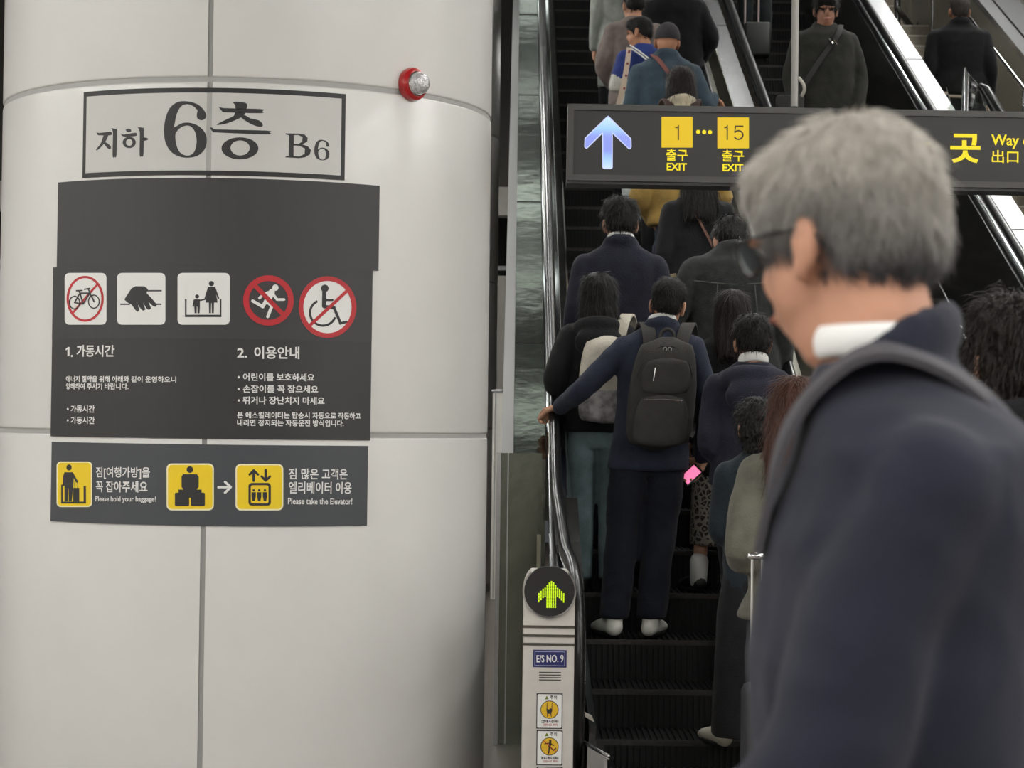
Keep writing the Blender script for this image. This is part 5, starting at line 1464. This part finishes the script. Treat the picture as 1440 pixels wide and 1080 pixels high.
for f in ((-.115, 0), (.06, .02)):
    sk_ = MB(); sk_.tube([Ds['W'](Vector((f[0], f[1] - .055, .06))), Ds['W'](Vector((f[0], f[1] - .05, .17)))], [.042, .046], 16); sk_.build('sock', mat('white_sock', (214, 214, 212), .8), Ds['root'])
# woman in the dark jacket, black curls, long skirt
Y = STEP_Y0 + .06; pos = Vector((at(1066, 562, Y).x, Y, zline(Y) + .008)); h = at(1066, 562, Y).z - pos.z; n = 0
person('woman in dark teal jacket and long black skirt, curly black hair, at the escalator foot', pos, h, dict(w=.84, hair=('curly', h_black), strands=900, head=(.1, .1, 0), shoes=mat('pale_shoe', (206, 200, 186), .5), feet=((-.120, .30, max(0, zline(STEP_Y0 + .4) - zline(Y))), (.08, 0, 0)),
    armL=dict(elbow=(-.165, .02, 1.11), wrist=(-.07, .20, 1.05)), upper=dict(mat=dkteal, hem=.78, loose=1.0, name='jacket', sleeve=1.0, wr=.009), lower=('skirt', blk, .20, 1.22)))
# woman in the olive blazer with red brown hair and her suitcase
pos = Vector((at(1117, 600, 7.45).x, 7.45, 0)); h = at(1117, 533, 7.45).z
person('woman in grey olive blazer with red brown hair, behind the grey haired man', pos, h, dict(w=.86, hair=('long', h_red), strands=1500, head=(-.2, 0, 0), armL=dict(elbow=(-.20, -.12, 1.09), wrist=(-.10, .12, 1.03)), upper=dict(mat=olive, hem=.86, flare=1.18, name='blazer', wr=.010, sleeve=1.1, loose=1.05), lower=('trousers', tr_blk)))
sx = at(1064, 782, 6.9)
sc_ = empty('suitcase', (sx.x + .09, 6.9, 0), 'dark suitcase with a raised chrome handle beside the woman in the olive blazer', 'suitcase')
MB().box((sx.x + .09, 6.9, .36), (.24, .36, .60), bevel=.03).build('shell', mat('case_navy', (30, 31, 40), .4, 0, .1, 20), sc_, True, 50)
hm = MB(); hm.tube([(sx.x - .018, 6.9, sx.z), (sx.x + .022, 6.9, sx.z)], .012, 12); hm.cyl((sx.x - .014, 6.9, sx.z), (sx.x - .014, 6.9, .64), .004, 10); hm.cyl((sx.x + .018, 6.9, sx.z), (sx.x + .018, 6.9, .64), .004, 10)
hm.build('pull_handle', m_chrome, sc_)
for dx in (0, .18):
    for dy in (-.13, .13): MB().cyl((sx.x + dx - .012, 6.9 + dy, .03), (sx.x + dx + .012, 6.9 + dy, .03), .029, 16).build('wheel', m_sole, sc_)

# ---- second escalator and stairs
pos, h, n = on_steps(1161, -8, 1.76)
Dm = person('man in dark olive coat facing the camera, riding down the second escalator', pos, h, dict(yaw=math.pi, hair=('short', h_black), strands=1300, hvox=.006, vox=.006, skin=mat('skin_dusk', (170, 122, 100), .55, 0, .08, 12), face=True, head=(.0, .10, 0), w=1.08, armL=dict(elbow=(-.25, -.02, 1.10), wrist=(-.22, .10, .84)), armR=dict(elbow=(.245, -.02, 1.10), wrist=(.22, .10, .84)),
    upper=dict(mat=dolive, hem=.55, loose=1.10, collar=1.3, name='coat', wr=.008, sleeve=1.1), lower=('trousers', tr_blk)))
fr_ = MB(); fr_.ell((0, .062, .062), (.058, .034, .022)); mef = remesh(fr_, .006, 2); fo = mesh_mb(mef); add_strands(fo, mef, 300, .035, .0013, lambda p, n: Vector((0, .1, -1)), .004, random.Random(3)); me = fo.mesh('fringe'); me.transform(Dm['HM']); link_mesh('fringe', me, h_black, Dm['root'], True, True)
s4 = empty('shoulder_bag', tuple(Dm['W'](Vector((.3, .1, .85)))), 'black bag on a buckled strap across the dark olive coat', 'bag')
strap_path(Dm, [(-.11, .02, 1.47), (-.07, .12, 1.38), (.04, .145, 1.22), (.15, .15, 1.05), (.24, .12, .92)], .036, .006, [(0, .5, .8), (0, 1, .3), (0, 1, 0), (0, 1, 0), (.6, .8, 0)]).build('strap', mat('strap_black', (28, 27, 26), .6), s4)
MB().box(tuple(Dm['W'](Vector((.26, .11, .86)))), (.20, .09, .18), bevel=.02).build('pouch', mat('strap_black', (28, 27, 26), .6), s4)
bk = MB(); cb_ = Dm['W'](Vector((-.035, .148, 1.325))); bk.tube([cb_ + Vector((x, -.006, z)) for x, z in ((-.028, .024), (.004, .016), (.028, -.018), (-.002, -.012), (-.028, .024))], .0045, 8); bk.build('buckle', m_chrome, s4)
MB().tube([at(1124, 110, 14.9), at(1130, 119, 14.88), at(1131, 127, 14.88), at(1128, 134, 14.9)], .012, 10, smooth=4).build('handle', mat('handle_pale', (186, 182, 172), .4), s4)
# traveller with the suitcase further up
Yc = 19.2
kc = round((Yc - .1 - STEP_Y0) / RUN); zc_ = kc * RISE + .01; Yc = STEP_Y0 + kc * RUN + .16
cl, cr_ = at(1046, 60, Yc).x, at(1082, 60, Yc).x; ctop = at(1064, 33, Yc).z
s5 = empty('suitcase', ((cl + cr_) / 2, Yc, zc_), 'dark grey green suitcase with two pale handle rods on the second escalator', 'suitcase')
MB().box(((cl + cr_) / 2, Yc, (zc_ + .04 + ctop) / 2), (cr_ - cl, .2, ctop - zc_ - .04), bevel=.02).build('shell', mat('case_green', (54, 58, 54), .45, 0, .1, 30), s5, True, 50)
rd = MB()
for px in (1047.5, 1066.5): rd.cyl(at(px, 34, Yc), Vector((at(px, 34, Yc).x, Yc, ctop + .42)), .009, 10)
rd.tube([(at(1046, 34, Yc).x, Yc, ctop + .42), (at(1068, 34, Yc).x, Yc, ctop + .42)], .013, 10)
rd.build('pull_handle', mat('rod_pink', (196, 178, 176), .35, .4), s5)
for px in (1050, 1077): MB().cyl(Vector((at(px, 34, Yc).x - .01, Yc, zc_ + .025)), Vector((at(px, 34, Yc).x + .01, Yc, zc_ + .025)), .024, 14).build('wheel', m_sole, s5)
kp = kc + 1
person('person in dark trousers behind the grey green suitcase, cut off by the top edge', Vector((at(1064, 30, STEP_Y0 + kp * RUN).x, STEP_Y0 + kp * RUN + .2, kp * RISE + .008)), 1.70, dict(w=1.0, hair=('short', h_black), strands=100, upper=dict(mat=blk, hem=.8, name='coat'), lower=('trousers', fabric('dark_green_trousers', (34, 40, 42)))))
# man in black on the stairs
kk = None; best = 9
for k in range(nst):
    Y = Ytop - k * sr + .19; Z = zst(Ytop) - k * sr * TAN; d_ = abs(at(1349, -4, Y).z - Z - 1.74)
    if d_ < best: best, kk = d_, k
Y = Ytop - kk * sr + .19; Z = zst(Ytop) - kk * sr * TAN
hp = at(1349, -4, Y)
Db = person('man in black jacket seen from behind on the stone stairs, far right', Vector((hp.x, Y, Z + .008)), hp.z - Z, dict(w=1.16, skin=m_skin2, hair=('crop', hairmat('hair_cropped', (58, 52, 50))), strands=900, upper=dict(mat=fabric('deep_black', (17, 17, 20)), hem=.93, loose=1.12, collar=1.2, name='jacket', wr=.006, sleeve=1.15), lower=('trousers', tr_blk)))
hb_ = MB(); hb_.tube([Db['W'](Vector((.20 * math.sin(a), -.125 * math.cos(a) * 1.06, .905 - .012 * math.cos(a * 2)))) for a in [-1.3 + 2.6 * i / 14 for i in range(15)]], [(.010, .006)] * 15, 8); hb_.build('hem_band', mat('hem_pink', (214, 190, 178), .7), Db['root'])
# ------------------------------------------------------------------ people close to the camera
fg_navy = mat('foreground_navy', (30, 32, 46), .82, 0, .14, 9, .3, 420, sheen=.08, spec=.25)
Yf = 2.17
topz = at(1215, 154, Yf).z
Df = person('grey haired man in glasses and navy suit walking past, close to the camera', Vector((at(1206, 600, Yf).x, Yf + .02, 0)), topz - .022, dict(
    yaw=1.36, head=(-.55, .20, .0), headoff=(0, .004, .028), headscale=.92, vox=.0055, skin=mat('skin_near', (184, 136, 112), 0.55, 0, 0.1, 14, spec=0.3), hvox=.0045, cvox=.009, hair=('grey', h_grey), strands=9000, w=1.08, face=True, lean=.0,
    armL=dict(sh=(.01, -.062, 0), elbow=(-.205, .022, 1.10), wrist=(-.18, .26, .96)), armR=dict(elbow=(0.244, -.10, 1.12), wrist=(0.218, -.02, .88)),
    upper=dict(mat=fg_navy, hem=.78, collar=1.15, collar_z=.008, collar_r=.86, shirt=True, shirt_tilt=.002, shirt_h=.016, name='suit_jacket', wr=.011, loose=1.06, depth=1.08, cy=-.052), lower=('trousers', tr_navy), feet=((-.09, .18, 0), (.09, -.18, 0))))
HM = Df['HM']
gl_ = MB()
m_lens = mat('lens', (235, 240, 245), 0.03, 0, trans=1.0)
m_lens.node_tree.nodes['Principled BSDF'].inputs['IOR'].default_value = 1.06
mg = mat('glasses_metal', (40, 38, 40), .25, .6)
for sg in (-1, 1):
    gl_.tube([(sg * .082, -.004, .008), (sg * .083, .04, .011), (sg * .080, .094, .012)], .0022, 8, M=HM)
    gl_.tube([(sg * .083, -.004, .008), (sg * .082, -.022, -.004), (sg * .080, -.028, -.018)], .0022, 8, M=HM, smooth=3)
    gl_.tube([(sg * .046 + .029 * math.cos(a), .098 - .012 * abs(math.cos(a)) * (1 if sg * math.cos(a) > 0 else 0), .002 + .020 * math.sin(a)) for a in [2 * math.pi * i / 20 for i in range(21)]], .0016, 8, M=HM)
gl_.tube([(-.017, .100, .006), (0, .104, .010), (.017, .100, .006)], .0016, 8, M=HM)
go = gl_.build('glasses', mg, Df['root'], local=True)
for sg in (-1, 1):
    ln = MB(); ln.ell((sg * .046, .096, .002), (.028, .0010, .019), HM, R=Matrix.Rotation(-sg * .15, 3, 'Z')); ln.build('lens', m_lens, go, local=True)
bag = empty('shoulder_bag', tuple(Df['W'](Vector((.24, -.1, .85)))), 'bag on a wide dark grey strap across the back of the grey haired man', 'bag')
strap_path(Df, [(-.10, .080, 1.30), (-.105, .060, 1.40), (-.105, .022, 1.458), (-.10, -.035, 1.486), (-.065, -.118, 1.448), (.02, -.178, 1.36), (.11, -.180, 1.22), (.20, -.17, 1.08), (.25, -.12, .95)], .050, .008, [(0, 1, .3), (-.2, .8, .5), (-.2, .5, .9), (-.2, -.3, 1), (0, -.9, .5), (0, -1, .15), (0, -1, .1), (.3, -1, 0), (.8, -.6, 0)]).build('strap', mat('strap_grey', (72, 70, 76), .75, 0, .12, 30, .5, 500), bag, True, 40)
MB().box(tuple(Df['W'](Vector((.27, -.13, .84)))), (.14, .30, .24), bevel=.03).build('bag_body', mat('bag_dark', (34, 34, 40), .6), bag)
# the dark curly head behind his shoulder
Yp = 4.6
person('dark curly haired person at the right edge, behind the grey haired man', Vector((at(1418, 600, Yp).x, Yp, 0)), at(1418, 424, Yp).z, dict(w=.98, yaw=.3, hair=('curly', h_brown), strands=2500, hvox=.007, upper=dict(mat=blk, hem=.6, hood=.8, name='coat'), lower=('trousers', tr_blk)))
